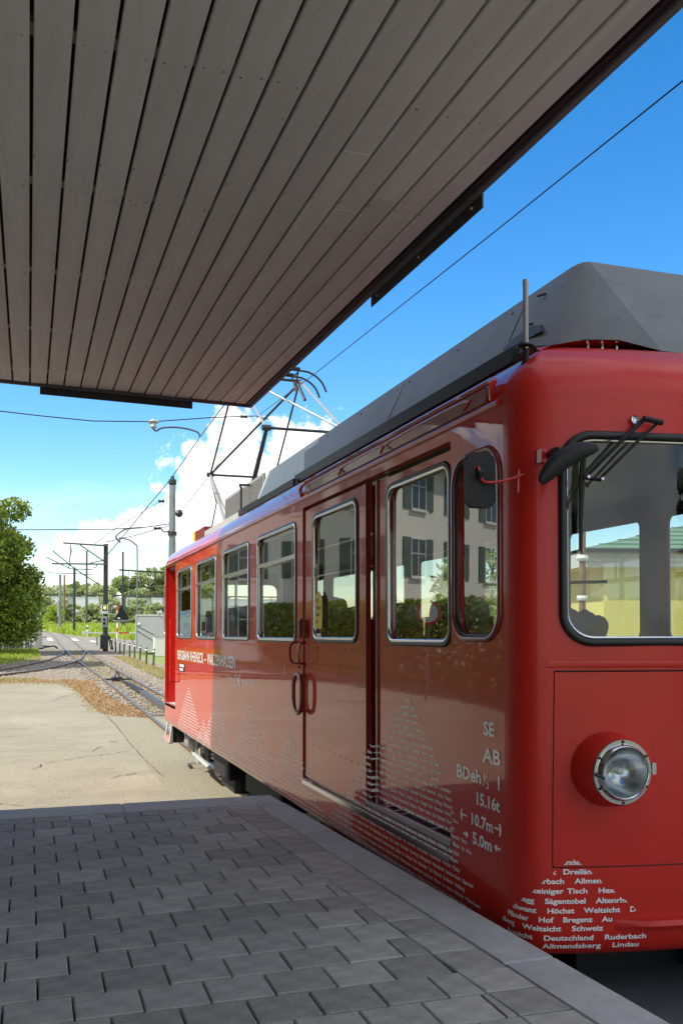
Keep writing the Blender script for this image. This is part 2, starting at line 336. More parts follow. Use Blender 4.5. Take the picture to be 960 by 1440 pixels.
sheet('ballast_bed', [(-40, 24), (-14, 27), (-6, 29.5), (-.82, 28.5), (.6, 26), (.9, 20), (1.2, 18), (12, 18), (6, 30), (4.6, 46), (5.2, 55.2), (.7, 62.5), (-.9, 41), (-8, 36), (-40, 30)], -.008, BALL)
sheet('level_crossing_road', [(-60, 90), (-.5, 59), (2.4, 57.5), (5, 55), (25, 51), (60, 42), (60, 56), (26, 66), (9, 76), (4.4, 92), (1.6, 118), (-6, 150), (-60, 190)], -.004, ROAD)
# cracks in the asphalt
def gzp(px, py, z=0.):
    a = (px-480)/FPX; b = (866.3-py)/FPX; d = cF+ax*a+ay*b; t = (z-2.06)/d.z
    return Vector((0, 0, 2.06))+d*t
def pz(px, py, X=None, Y=None):
    a = (px-480)/FPX; b = (866.3-py)/FPX; d = cF+ax*a+ay*b
    t = X/d.x if X is not None else Y/d.y
    return Vector((0, 0, 2.06))+d*t
g = MB()
for line in ([(0, 1001), (60, 1000), (125, 1002), (150, 1004)], [(45, 1082), (57, 1079), (58, 1075), (80, 1071), (110, 1066), (130, 1064), (160, 1060), (190, 1055)],
             [(130, 1057), (137, 1052), (148, 1050)], [(157, 1094), (170, 1091), (183, 1090), (193, 1087)], [(0, 975), (60, 973), (110, 975)], [(152, 1008), (165, 1022), (180, 1042), (205, 1070), (235, 1098)],
             [(75, 986), (95, 978), (108, 975)], [(5, 1037), (35, 1036)], [(165, 1044), (152, 1042)], [(0, 1131), (20, 1133), (38, 1134)]):
    pts = []
    for i in range(len(line)-1):
        for k in range(6):
            t = k/6; pts.append(gzp(line[i][0]*(1-t)+line[i+1][0]*t+random.uniform(-.6, .6), line[i][1]*(1-t)+line[i+1][1]*t+random.uniform(-.5, .5)))
    for i in range(len(pts)-1):
        d = (pts[i+1]-pts[i]); nrm2 = Vector((-d.y, d.x, 0)).normalized(); w0 = random.uniform(.001, .010); w1 = random.uniform(.001, .010)
        g.add([(p.x, p.y, .009) for p in (pts[i]-nrm2*w0, pts[i]+nrm2*w0, pts[i+1]+nrm2*w1, pts[i+1]-nrm2*w1)], [(0, 1, 2, 3)])
struct('asphalt_cracks', g, CRACK)
# road dashes
g = MB()
for a in ([(66, 897), (72, 897), (76, 901), (68, 901)], [(98, 898), (106, 898), (112, 901), (103, 901)], [(126, 901), (133, 901), (137, 903), (129, 903)]):
    g.add([(p.x, p.y, .004) for p in [gzp(*q) for q in a]], [(0, 1, 2, 3)])
struct('road_markings', g, MARK)

# ---- platform
PT = .895
slab = MB(); out_ln = [(1.905, 0.3), (1.743, 2.596), (1.512, 5.895), (-6, 5.895), (-6, -3), (2.14, -3)]
slab.prism([(x-.012 if x > 0 else x, y-(.012 if y > 5 else 0)) for x, y in out_ln], -.01, PT-.035, lambda a, b, h: (a, b, h))
plat = struct('platform', slab, JOINT)
def clip(poly, a, b, c):                            # keep a*x+b*y <= c
    r = []
    for i in range(len(poly)):
        p, q = poly[i-1], poly[i]; dp = a*p[0]+b*p[1]-c; dq = a*q[0]+b*q[1]-c
        if dp <= 0 < dq or dq <= 0 < dp: t = dp/(dp-dq); r.append((p[0]+(q[0]-p[0])*t, p[1]+(q[1]-p[1])*t))
        if dq <= 0: r.append(q)
    return r
def area(p): return .5*sum(p[i-1][0]*p[i][1]-p[i][0]*p[i-1][1] for i in range(len(p)))
def slabpiece(name, poly, z0, z1, m, parent, b=.004):
    if len(poly) < 3: return
    A = area(poly)
    if abs(A) < .0025: return
    if A < 0: poly = poly[::-1]
    cx = sum(p[0] for p in poly)/len(poly); cy = sum(p[1] for p in poly)/len(poly); n = len(poly)
    def ins(p, k): d = math.hypot(p[0]-cx, p[1]-cy); return (cx+(p[0]-cx)*(1-k/d), cy+(p[1]-cy)*(1-k/d))
    t = [ins(p, b*1.3) for p in poly]; tl = random.uniform(-.0012, .0012)
    v = [(x-cx, y-cy, z0) for x, y in poly]+[(x-cx, y-cy, z1-b+tl) for x, y in poly]+[(x-cx, y-cy, z1+tl+random.uniform(-.0004, .0004)) for x, y in t]
    f = [tuple(range(2*n, 3*n))]+[(k*n+i, k*n+(i+1) % n, (k+1)*n+(i+1) % n, (k+1)*n+i) for k in (0, 1) for i in range(n)]
    mb = MB(); mb.add(v, f); o = part(name, mb, m, parent, fix=False); o.location = (cx, cy, 0); return o
# soldier-course inner line: x = 1.17 at y 5.30, 1.21 at 4.41 (slope -.0655)
SL = -.0665
def solx(y): return 1.172+SL*(y-5.30)
def kix(y): return 1.352+SL*(y-5.30)
rowh = .1815; pl_ = .1993
for k in range(-14, 16):
    y0 = 2.97+rowh*k; y1 = y0+rowh
    if y0 > 5.62 or y1 < 1.1: continue
    off = .031 if k % 2 == 0 else .1307
    for n in range(-5, 9):
        x0 = off+pl_*n; x1 = x0+pl_
        if x1 < -.45: continue
        gx = .0030; gy = .0050
        P = [(x0+gx, y0+gy), (x1-gx, y0+gy), (x1-gx, y1-gy), (x0+gx, y1-gy)]
        P = clip(P, 1, -SL, solx(0)-.003); P = clip(P, 0, 1, 5.622)
        slabpiece('paver', P, PT-.05, PT, PAVE, plat)
    # soldier course: every second row line
    P = [(solx(y0)+.003, y0+gy), (kix(y0)-.004, y0+gy-.004), (kix(y1)-.004, y1-gy-.004), (solx(y1)+.003, y1-gy)]
    P = clip(P, 0, 1, 5.622)
    slabpiece('paver', P, PT-.05, PT, PAVE, plat)
# far stretch of paving under and behind the camera, out of the picture, as one piece
g = MB(); g.box(-6, -.45, 1.0, 5.622, PT-.05, PT-.002); g.box(-6, 1.3, -3, 1.1, PT-.05, PT-.004); part('paving_field', g, PAVE, plat)
# kerb stones
def kox(y): return kix(y)+.178+.010*(5.9-y)/3.3
ky = [-1.2, -.2, .8, 1.8, 2.8, 3.8, 4.8, 5.628]
for i in range(len(ky)-1):
    a, b = ky[i]+.002, ky[i+1]-.002
    slabpiece('kerb_stone', [(kix(a), a), (kox(a), a), (kox(b), b), (kix(b), b)], PT-.2, PT+.004, KERB, plat, .006)
slabpiece('kerb_stone', [(.55, 5.630), (kox(5.63), 5.630), (kox(5.895), 5.895), (.55, 5.895)], PT-.2, PT+.004, KERB, plat, .006)
for x in (-.45, -1.45, -2.45): slabpiece('kerb_stone', [(x, 5.630), (x+.996, 5.630), (x+.996, 5.895), (x, 5.895)], PT-.2, PT+.004, KERB, plat, .006)
g = MB(); g.prism([(x-.004, y-(.004 if y > 5 else 0)) for x, y in out_ln], 0, PT-.2, lambda a, b, h: (a, b, h)); part('platform_wall', g, CONC, plat)
# slab in front of the tram, lower than the platform
g = MB(); g.box(1.5, 8, -4, 3.9, 0.0, .57); struct('track_end_slab', g, DCONC)

# ---- rails (world coordinates read on the ground)
def interp(tab, y):
    for (a, xa), (b, xb) in zip(tab, tab[1:]):
        if a <= y <= b: return xa+(xb-xa)*(y-a)/(b-a)
    return tab[0][1] if y < tab[0][0] else tab[-1][1]
def smoothline(pts, n=6):
    pts = [Vector(p) for p in pts]; r = []
    for i in range(len(pts)-1):
        p0 = pts[max(i-1, 0)]; p1 = pts[i]; p2 = pts[i+1]; p3 = pts[min(i+2, len(pts)-1)]
        for k in range(n):
            t = k/n; r.append(.5*((2*p1)+(-p0+p2)*t+(2*p0-5*p1+4*p2-p3)*t*t+(-p0+3*p1-3*p2+p3)*t**3))
    r.append(pts[-1]); return r
def rail(pts, parent, top=.06):
    pts = smoothline([(x, y, 0) for x, y in pts])
    prof = [(-.055, -.03), (.055, -.03), (.015, .0), (.015, top-.03), (.034, top-.02), (.034, top-.004), (-.034, top-.004), (-.034, top-.02), (-.015, top-.03), (-.015, 0)]
    for nm, pr, m in (('rail', prof, RUST), ('railhead', [(-.026, top-.006), (.026, top-.006), (.024, top+.002), (-.024, top+.002)], RAILT)):
        mb = MB(); n = len(pr)
        for i, p in enumerate(pts):
            d = (pts[min(i+1, len(pts)-1)]-pts[max(i-1, 0)]).normalized(); s_ = Vector((d.y, -d.x, 0))
            for a, b in pr: q = p+s_*a; mb.v.append((q.x, q.y, b))
        for i in range(len(pts)-1):
            for k in range(n): l = (k+1) % n; mb.f.append((i*n+k, i*n+l, (i+1)*n+l, (i+1)*n+k))
        if nm == 'rail': ro = part(nm, mb, m, parent)
        else: part(nm, mb, m, ro)
LR = [(2.31, -2), (2.31, 10), (2.30, 18), (2.27, 24), (2.22, 31), (2.10, 38.4), (1.98, 47), (1.98, 56), (2.08, 72), (2.2, 92), (1.7, 118), (-3, 150)]
RR = [(3.31, -2), (3.31, 10), (3.28, 18), (3.18, 24), (3.08, 31), (2.98, 41), (2.96, 52.8), (3.1, 64), (3.2, 72), (3.33, 92), (2.75, 118), (-1.8, 152)]
trk = thing('railway_track', 'main single railway track running from beneath the red tram to the level crossing', 'railway track', (0, 0, 0))
rail(LR, trk); rail(RR, trk)
for k in range(60):
    y = 13+k*.72
    x0 = interp([(b, a) for a, b in LR], y); x1 = interp([(b, a) for a, b in RR], y)
    if 13 < y < 19: continue
    g = MB(); g.box(x0-.45, x1+.45, y-.11, y+.11, -.10, .0); part('sleeper', g, SLEEP, trk)
brn = thing('branch_track', 'rust brown siding rails curving away to the left from the switch', 'railway track', (0, 0, 0))
rail([(1.99, 56), (1.9, 54.3), (1.49, 48.5), (.89, 43.9), (-.02, 39.5), (-1.4, 35.2), (-4.5, 30.5), (-9, 27.5), (-20, 25)], brn, .075)
rail([(2.96, 53), (2.85, 51.6), (2.3, 44.5), (1.84, 41.3), (.89, 37.4), (-.3, 34.2), (-2.5, 30.8), (-6.5, 27.6), (-12, 25.2), (-20, 23.6)], brn, .075)
for k in range(15):
    t = k/14; x = 1.6-t*7; y = 46.5-t*16.5+3.5*math.sin(t*PI)*0
    g = MB(); g.box(-.95, .95, -.11, .11, -.1, .004); s_ = part('sleeper', g, SLEEP, brn); s_.location = (x*.9-.1, y-1.2-t*t*2.2+t*2.2*.5, 0); s_.rotation_euler = (0, 0, math.radians(28+t*25))
rk = thing('rack_rail', 'toothed rack rail lying between the rails with a pointed entry end', 'rack rail', (0, 0, 0))
g = MB(); g.box(-.05, .05, 14, 24.5, .0, .10); o = part('rack_bar', g, RUST, rk); o.location = (2.79, 0, 0)
g = MB(); g.box(-.075, -.05, 14, 25, .0, .115); g.box(.05, .075, 14, 25, .0, .115); o = part('side_bar', g, STEEL, rk); o.location = (2.79, 0, 0)
g = MB()
for k in range(100): g.box(-.05, .05, 14+k*.11, 14.05+k*.11, .09, .125)
stuff(part('tooth', g, RAILT, rk)).location = (2.79, 0, 0)
g = MB(); g.tube([(2.78, 24.6, .06), (2.74, 27.5, .07), (2.66, 30.0, .03)], [.09, .06, .03], 6); part('entry_tongue', g, DSTEEL, rk)
g = MB(); g.box(2.45, 2.75, 29.6, 30.1, 0, .12); g.tube([(2.5, 29.5, .1), (2.62, 30.0, .3), (2.7, 29.6, .1)], .03, 5); g.box(2.2, 3.1, 29.9, 30.0, .02, .07); part('spring_box', g, DSTEEL, rk)
# ballast stones
n = 26000; yy = rng.uniform(19.5, 58, n); t_ = (yy-19.5)/38.5; xx = rng.uniform(-6, 7.5, n)
keep = (xx < 4.9+(1-t_)*.8) & ((yy > 30.2) | (xx > 2.45-(yy-19)*.10)); xx = xx[keep]; yy = yy[keep]; n = len(xx)
s = rng.uniform(.018, .042, n); Pn = np.stack([xx, yy, rng.uniform(-.005, .015, n)], 1)
oc = np.array([(1, 0, 0), (0, 1, 0), (-1, 0, 0), (0, -1, 0), (0, 0, 1.)]); tri = [(0, 1, 4), (1, 2, 4), (2, 3, 4), (3, 0, 4)]
ang = rng.uniform(0, 2*PI, n); ca, sa = np.cos(ang), np.sin(ang)
pts = []
for a, b, c in oc:
    x = a*rng.uniform(.7, 1.3, n); y = b*rng.uniform(.7, 1.3, n); z = c*rng.uniform(.6, 1.1, n)
    pts.append(np.stack([(x*ca-y*sa)*s, (x*sa+y*ca)*s, z*s], 1)+Pn)
pts = np.stack(pts, 1)
V = np.concatenate([pts[:, list(t)] for t in tri], 1).reshape(-1, 3)
o = npmesh('ballast_stones', V, 3, STONE); tag(o, 'loose grey ballast stones spread around the rails beyond the asphalt', 'ballast'); stuff(o)

n = 2600; q = np.column_stack([rng.uniform(-1.5, 2.2, n), rng.uniform(9.5, 22, n)]); s2 = rng.uniform(.004, .013, n)
pts = np.stack([np.column_stack([q[:, 0]+dx*s2, q[:, 1]+dy*s2, .005+dz*s2*.7]) for dx, dy, dz in ((1, 0, 0), (0, 1, 0), (-1, 0, 0), (0, -1, 0), (0, 0, 1.))], 1)
o = npmesh('loose_grit', np.concatenate([pts[:, list(t)] for t in tri], 1).reshape(-1, 3), 3, STONE); tag(o, 'fine loose grit lying on the pale asphalt yard', 'grit'); stuff(o)
# ---- ground vegetation
def tufts(name, P, h, wd, m, label, cat, lean=.35, parent=None):
    n = len(P); a = rng.uniform(0, 2*PI, n); H = h*rng.uniform(.5, 1.3, n)
    dx = np.cos(a)*wd; dy = np.sin(a)*wd; lx = rng.normal(0, lean, n)*H; ly = rng.normal(0, lean, n)*H
    V = np.stack([P+np.stack([-dx, -dy, 0*a], 1), P+np.stack([dx, dy, 0*a], 1), P+np.stack([lx, ly, H], 1)], 1).reshape(-1, 3)
    o = npmesh(name, V, 3, m, parent); tag(o, label, cat); return stuff(o)
def inpoly(poly, n):
    poly = np.array(poly); mn, mxx = poly.min(0), poly.max(0); r = []
    tot = 0
    while tot < n:
        q = rng.uniform(mn, mxx, (n*2, 2)); c = np.zeros(len(q), bool); j = len(poly)-1
        for i in range(len(poly)):
            xi, yi = poly[i]; xj, yj = poly[j]
            c ^= ((yi > q[:, 1]) != (yj > q[:, 1])) & (q[:, 0] < (xj-xi)*(q[:, 1]-yi)/(yj-yi+1e-9)+xi); j = i
        q = q[c]; r.append(q); tot += len(q)
    q = np.concatenate(r)[:n]; return np.column_stack([q, np.zeros(n)])
tufts('rust_weeds', np.concatenate([inpoly([(1.0, 30.3), (1.9, 30), (1.85, 25), (2.15, 20.6), (2.3, 18.9), (1.5, 19.6), (1.35, 22), (1.25, 26)], 3000), inpoly([(-2, 31.2), (1.5, 30.8), (1.2, 29.4), (-2, 29.9)], 900)]), .055, .022, WEED, 'rust orange dried weeds along the edge of the asphalt beside the left rail', 'weeds', 1.2)
tufts('edge_weeds', np.concatenate([inpoly([(-3, 31.2), (.6, 30.6), (1.25, 28.2), (1.6, 24.5), (1.9, 19.9), (1.2, 20.3), (1.15, 25), (.85, 28.6), (-3, 29.8)], 700), inpoly([(2.2, 20), (3.2, 20), (2.9, 50), (2.0, 50)], 1500)]), .06, .02, DRY, 'sparse dry weeds scattered where asphalt meets gravel and between the rails', 'weeds', 1.0)
tufts('dry_grass', np.concatenate([inpoly([(3.95, 47), (4.6, 47), (4.9, 30), (4.0, 30)], 5200), inpoly([(-1.6, 39.2), (.7, 44), (.6, 47), (-3, 42)], 1500), inpoly([(-2.6, 31.8), (.2, 31.4), (.4, 30.3), (-2.6, 30.6)], 1300)]), .07, .03, DRY, 'dry straw coloured grass on the verge by the small posts', 'grass', .9)
tufts('verge_grass', inpoly([(-9, 38), (-1.2, 39.6), (.55, 47.5), (.45, 58), (-9, 58)], 15000), .17, .03, GRASSM, 'green grass growing in front of the picket fence and large tree', 'grass', .5)
tufts('meadow', inpoly([(1.5, 125), (4.5, 94), (8, 78), (26, 68), (60, 60), (60, 300), (-20, 300), (-6, 155)], 42000), .55, .16, GRASSM, 'bright green meadow grass beyond the road', 'grass', .35)

# ---- trees, shrubs
def crown_points(blobs, n, shell=.55):
    vols = np.array([r[0]*r[1]*r[2] for c, r in blobs])**.8; idx = rng.choice(len(blobs), n, p=vols/vols.sum())
    d = rng.normal(size=(n, 3)); d /= np.linalg.norm(d, axis=1)[:, None]; rad = rng.uniform(shell, 1.05, n)[:, None]
    c = np.array([b[0] for b in blobs])[idx]; r = np.array([b[1] for b in blobs])[idx]; return c+d*rad*r
def tree(name, label, loc, h, r, n, leaf, size, trunk_h=.25, kind='round', group=None, cat='tree', nb=26):
    t = thing(name, label, cat, loc, 0, group); g = MB()
    tops = []
    g.tube([(0, 0, -.1), (.05*r, 0, h*.3), (-.04*r, .03*r, h*.6), (0, 0, h*.92)], [h*.028, h*.022, h*.014, h*.004], 8)
    bl = []
    for k in range(nb):
        u = random.random(); z = h*(trunk_h+(1-trunk_h)*u)
        if kind == 'cone': rr = r*(1-u)*1.0+.15
        elif kind == 'shrub': rr = r*(1-.35*u)
        else: rr = r*math.sqrt(max(.05, 1-(u*2-.85)**2*.72))
        a = random.uniform(0, 2*PI); q = rr*math.sqrt(random.uniform(.15, .8)); c = (q*math.cos(a), q*math.sin(a), z)
        br = rr*random.uniform(.24, .42); bl.append((c, (br, br, br*random.uniform(.6, .9))))
        if k < 14: g.tube([(0, 0, max(.1, z-h*.22)), (c[0]*.5, c[1]*.5, z-h*.09), c], [h*.010, h*.006, h*.002], 5)
    part('trunk', g, BARK, t, smooth=True)
    P = crown_points(bl, n); npmesh('crown', leaves(P, size), 4, leaf, t)
    return t
tree('leafy_tree', 'large broad leafy green tree behind the picket fence at the left edge', (-2.9, 51.5, 0), 8.5, 3.75, 60000, LEAF1, .085, .10, 'shrub', nb=70)
tree('leafy_tree', 'yellow green bush at the far end of the track beyond the road bend', (4.3, 175, 0), 3.4, 2.2, 3000, GRASSM, .12, .05, 'shrub')
names = ['pale scrub shrub by the long white wall, {}']
pos = ['leftmost beside the large tree', 'second from the left behind the concrete mast', 'third from the left behind the slim masts', 'fourth one', 'behind the thin tall pole', 'behind the signal lamp', 'between the signal mast and the triangle board', 'behind the triangle board', 'above the grey trailer roof', 'rightmost next to the tram']
for i in range(10):
    x = 2.5+i*3.35; tree('scrub_shrub', names[0].format(pos[i]), (x, 205+rng.uniform(-8, 8), 0), 4.7+rng.uniform(-.9, 1.3), 2.9, 5200, LEAF2, .20, .0, 'shrub', group='scrub shrubs along the white wall', cat='shrub', nb=30)
bpos = [(1.5, 9, 'left most, half hidden by the big tree'), (7.5, 9.5, 'behind the concrete mast'), (13, 10.8, 'left of the thin tall pole'), (18, 10, 'low one between thin pole and signal mast'), (24.5, 12.5, 'behind the signal mast top'), (31, 15, 'tallest, behind the gantry'), (38, 16, 'at the right below the gantry beams'), (45, 14.5, 'last before the tram')]
for i, (x, h, txt) in enumerate(bpos):
    tree('distant_tree', 'distant green tree beyond the white wall, '+txt, (x, 255+rng.uniform(-9, 9), 0), h, 5.8, 9000, LEAF2 if i % 2 else LEAF5, .30, .03, 'round', group='distant trees beyond the white wall', nb=44)
# long pale wall and canopy-like dark beam far behind
t = thing('noise_wall', 'long pale panelled wall with a dark top rail behind the shrubs', 'wall', (0, 222, 0))
for k in range(22):
    g = MB(); g.box(-2+k*2.9+.04, -2+(k+1)*2.9-.04, -.08, .08, 0, 6.1+random.uniform(-.05, .05)); part('wall_panel', g, WPL if k % 3 else LGREY, t)
g = MB(); g.box(-3, 62, -.2, .2, 6.4, 6.75); 
for k in range(23): g.box(-2.08+k*2.9, -1.92+k*2.9, -.15, .15, 0, 6.6)
part('top_rail', g, POLE, t)

# ---- masts, poles, wires
def mast(name, label, base, h, r0, r1, m=POLE, n=8, group=None):
    t = thing(name, label, 'mast', base, 0, group); g = MB(); g.tube([(0, 0, -.05), (0, 0, h)], [r0, r1], n); part('shaft', g, m, t, smooth=True)
    g = MB(); g.tube([(0, 0, h), (0, 0, h+.04)], [r1*1.25, r1*1.1], n); part('cap', g, DSTEEL, t)
    return t
M1 = mast('catenary_mast', 'tall steel overhead line mast with signal and two cantilever beams by the crossing', (4.08, 54.0, 0), 6.0, .15, .12, DSTEEL)
def barpart(name, pts, r, m, parent, n=6): g = MB(); g.tube(pts, r, n); return part(name, g, m, parent, smooth=True)
barpart('upper_beam', [(.05, -.12, 5.93), (-2.3, -.12, 6.02)], .05, POLE, M1)
barpart('lower_beam', [(.0, -.12, 4.9), (-2.9, -.12, 4.86)], .05, POLE, M1)
barpart('brace', [(0, -.14, 4.98), (-1.4, -.14, 5.93)], .035, DSTEEL, M1)
barpart('insulator', [(-1.93, -.12, 5.95), (-1.88, -.12, 5.6), (-1.95, -.12, 5.2), (-2.0, -.12, 4.6)], [.025, .05, .03, .03], STEEL, M1)
barpart('bracket', [(-.5, -.12, 4.85), (-.55, -.12, 4.66), (-.7, -.12, 4.72)], .03, DSTEEL, M1)
g = MB(); g.box(-.27, .12, -.30, -.16, 2.12, 2.62); sg = part('signal_head', g, WPL, M1)
g = MB(); g.box(-.20, .05, -.315, -.302, 2.30, 2.58); part('backboard', g, BLK, sg)
g = MB(); g.lathe([(0, .03), (.06, .025), (.072, .0), (.075, -.02)], (-.07, -.33, 2.45), (0, -1, 0), 16); part('lamp', g, LAMPY, sg)
g = MB(); g.box(-.24, .06, -.30, -.20, 1.52, 1.98); sg2 = part('signal_head', g, LGREY, M1)
g = MB(); g.lathe([(0, .03), (.07, .02), (.08, -.02)], (-.09, -.31, 1.80), (0, -1, 0), 14); g.lathe([(0, .03), (.07, .02), (.08, -.02)], (-.09, -.31, 1.60), (0, -1, 0), 14); part('lamp', g, BLK, sg2)
g = MB(); g.box(-.26, .14, -.26, -.22, 1.38, 1.5); part('number_plate', g, LGREY, M1)
g = MB(); g.bbox(-.28, .14, -.25, .2, 0.15, .95, .03); g.tube([(.2, 0, .9), (.42, -.05, .1)], .04, 5); g.tube([(.14, 0, .9), (.30, -.15, .1)], .03, 5); part('barrier_drive', g, DSTEEL, M1)
m2 = mast('catenary_mast', 'slim steel overhead line mast left of the thin tall pole', (4.85, 109.6, 0), 7.35, .15, .13, DSTEEL)
barpart('beam', [(0, 0, 7.35), (-.5, 0, 7.6)], .06, DSTEEL, m2)
m3 = mast('catenary_mast', 'weathered concrete overhead mast with a control box, nearest the big tree', (3.76, 124.2, 0), 7.1, .2, .16, GALV)
barpart('beam', [(-1.5, 0, 7.35), (4, 0, 7.25)], .06, POLE, m3)
g = MB(); g.box(-.35, -.1, -.2, .15, 1.8, 3.8); part('control_box', g, LGREY, m3)
mast('wooden_pole', 'brown wooden pole standing right of the concrete mast in the meadow', (6.57, 191.6, 0), 9.8, .22, .17, WOODP)
mast('slim_pole', 'thin tall pole rising behind the cantilever beams left of the signal mast', (10.15, 180, 0), 13.9, .22, .17, POLE)
gm = thing('gantry', 'steel gantry mast with two horizontal beams behind the triangle board', 'gantry', (14.4, 155, 0))
barpart('post', [(0, 0, 0), (0, 0, 12.3)], [.2, .16], DSTEEL, gm); barpart('lower_post', [(.25, 0, 0), (.25, 0, 5.0)], .22, POLE, gm)
barpart('beam', [(-.6, 0, 9.35), (9, 0, 8.95)], .15, DSTEEL, gm); barpart('beam', [(-.6, 0, 6.7), (9, 0, 6.55)], .10, DSTEEL, gm)
barpart('hanger', [(5.2, 0, 9.1), (5.2, 0, 6.5)], .13, DSTEEL, gm); barpart('hanger', [(.9, 0, 9.2), (.9, 0, 3)], .06, GALV, gm)
barpart('bar', [(.2, 0, 8.0), (6, 0, 7.9)], .06, DSTEEL, gm)
lp = thing('street_lamp', 'curved galvanised street lamp post standing behind the grey trailer', 'street lamp', (6.45, 60, 0))
barpart('post', smoothline([(0, 0, 0), (0, 0, 3), (0, 0, 6.1), (-.12, 0, 6.5), (-.45, 0, 6.75), (-.9, 0, 6.87)], 4), .045, GALV, lp, 8)
g = MB(); g.bbox(-1.15, -.75, -.1, .1, 6.82, 6.92, .02); part('lamp_head', g, GALV, lp)
mm = mast('catenary_mast', 'grey steel mast rising behind the rear end of the tram roof', (4.32, 30, 0), 6.35, .14, .10, GALV)
g = MB(); g.lathe([(.10, 6.2), (.13, 6.25), (.13, 6.33), (.07, 6.4), (.05, 6.5)], (0, 0, 0), (0, 0, 1), 10); g.lathe([(.15, 4.6), (.15, 4.72)], (0, 0, 0), (0, 0, 1), 10); part('clamp', g, DSTEEL, mm)
def wire(label, pts, r=.008, name='overhead_wire', m=DSTEEL, extra=None, sag=0, group=None):
    P = [pz(px, py, Y=Y) for px, py, Y in pts]
    if sag: P = smoothline(P, 5)
    g = MB(); g.tube(P, [r*max(1, p.y/14) for p in P], 4); o = part(name, g, m, None); tag(o, label, 'overhead wire', group); return o
wire('contact wire running above the tram up to the top right corner', [(1010, 73, 2.6), (960, 113, 3.2), (700, 322, 5.0), (437, 530, 9.0), (365, 583, 12.0), (316, 640, 15.0)], .0045)
wire('thin stay wire with a ball end dropping behind the pantograph knee', [(316, 640, 15), (296, 668, 16), (252, 722, 20)], .006)
g = MB(); g.lathe([(0, -.09), (.06, -.06), (.09, 0), (.06, .06), (0, .09)], pz(252, 722, Y=20), (0, 0, 1), 10); tag(part('wire_ball', g, DSTEEL, None, smooth=True), 'small dark ball insulator hanging on a stay wire left of the pantograph', 'insulator')
wire('thick feeder cable sloping from the canopy corner past the mast top to the far left', [(318, 566, 9.5), (281, 615, 15), (240, 674, 30), (200, 722, 38), (145, 788, 52), (122, 793, 60)], .008)
wire('second sloping wire below the feeder cable with a small clamp', [(243, 697, 30), (225, 705, 34), (160, 745, 60), (134, 765, 90)], .005)
wire('cross span wire hanging below the end of the canopy', [(-30, 575, 12), (0, 578, 12), (60, 585, 12), (130, 592, 12), (215, 593, 12), (300, 587, 12), (360, 585, 12), (378, 590, 12)], .007)
wire('level cross span wire over the tree top with a looped end at the mast', [(-20, 745, 30), (60, 745, 30), (160, 744, 30), (200, 742, 30), (236, 737, 30), (242, 735, 30)], .007)
wire('looped cable end hanging between span wire and mast', [(225, 741, 30), (231, 748, 30), (238, 746, 30), (242, 740, 30)], .010, sag=1)
wire('short curved pull-off wire beside the street lamp', [(200, 742, 31), (178, 744, 31), (165, 752, 31), (164, 757, 31), (170, 763, 31)], .011, sag=1)
wire('thin wire running low behind the tram toward the far gantry', [(243, 738, 40), (190, 753, 60), (150, 762, 110)], .006)
wire('far contact wire falling to the left of the signal mast arm', [(75, 775, 54), (98, 794, 75), (110, 803, 105), (140, 822, 150)], .010)
wire('far messenger wire above the concrete mast', [(66, 784, 54), (100, 800, 105), (130, 801, 150)], .007)
bk = thing('wire_bracket', 'small insulator with a curved arm hanging from the cross span wire', 'bracket', (0, 0, 0))
P = [pz(*q, Y=12.02) for q in [(214, 599), (219, 606), (228, 602), (245, 601), (262, 603), (278, 608), (281, 614)]]
g = MB(); g.tube(smoothline(P, 4), .012, 5); part('arm', g, STEEL, bk)
c = pz(216, 596, Y=12.0); g = MB(); g.lathe([(.02, -.06), (.045, -.04), (.03, 0), (.05, .03), (.02, .06)], c, (0, 0, 1), 10); g.tube([c+Vector((-.06, 0, .02)), c+Vector((.06, 0, .03))], .025, 6); part('insulator', g, LGREY, bk, smooth=True)
for px, py, lab in ((343, 586, 'small metal turnbuckle on the cross span wire near the pantograph'), (227, 705, 'small clamp on the second sloping wire by the mast'), (221, 743, 'small hanging insulator on the level span wire by the mast')):
    c = pz(px, py, Y=12 if px > 300 else 33); s_ = 1 if px > 300 else 2.4
    g = MB(); g.lathe([(0, -.05*s_), (.022*s_, -.04*s_), (.015*s_, 0), (.022*s_, .04*s_), (0, .05*s_)], c, (1, 0, 0), 8); tag(part('wire_clamp', g, DSTEEL, None), lab, 'clamp')

# ---- crossing furniture
tr = thing('triangle_board', 'black triangular board seen from behind on a red and white post', 'sign', (7.1, 81, 0))
g = MB()
g.prism([(-.02, 1.65), (1.25, 1.65), (.62, 2.85)], -.03, .03, lambda a, b, h: (a-.3, h-.1, b)); part('board', g, BLK, tr)
g = MB(); g.box(-.35, .98, -.05, -.0, 1.52, 1.63); part('edge_strip', g, LGREY, tr)
for k in range(6):
    g = MB(); g.tube([(0, 0, k*.48), (0, 0, (k+1)*.48)], .07, 8); part('post_band', g, SIGR if k % 2 else WPL, tr)
g = MB(); g.box(.0, .2, -.16, -.14, 1.72, 1.84); part('label_plate', g, WPL, tr)
ba = thing('crossing_barrier', 'red and white level crossing barrier arm seen beyond the small posts', 'barrier', (4.2, 56, 0))
for k in range(8):
    x0 = -1.0+k*.62; g = MB(); g.box(x0, x0+.62, 1.0, 1.05, .95, 1.03); part('arm_band', g, SIGR if k in (3, 6) else WPL, ba)
g = MB(); g.box(-1.25, -.95, .98, 1.07, .9, 1.08); part('arm_tip', g, WPL, ba)
g = MB(); g.box(3.9, 4.1, .9, 1.1, 0, 1.1); part('support', g, DSTEEL, ba)
wp = thing('white_marker_post', 'short white road marker post with dark band in the meadow edge', 'marker post', (5.25, 91.7, 0))
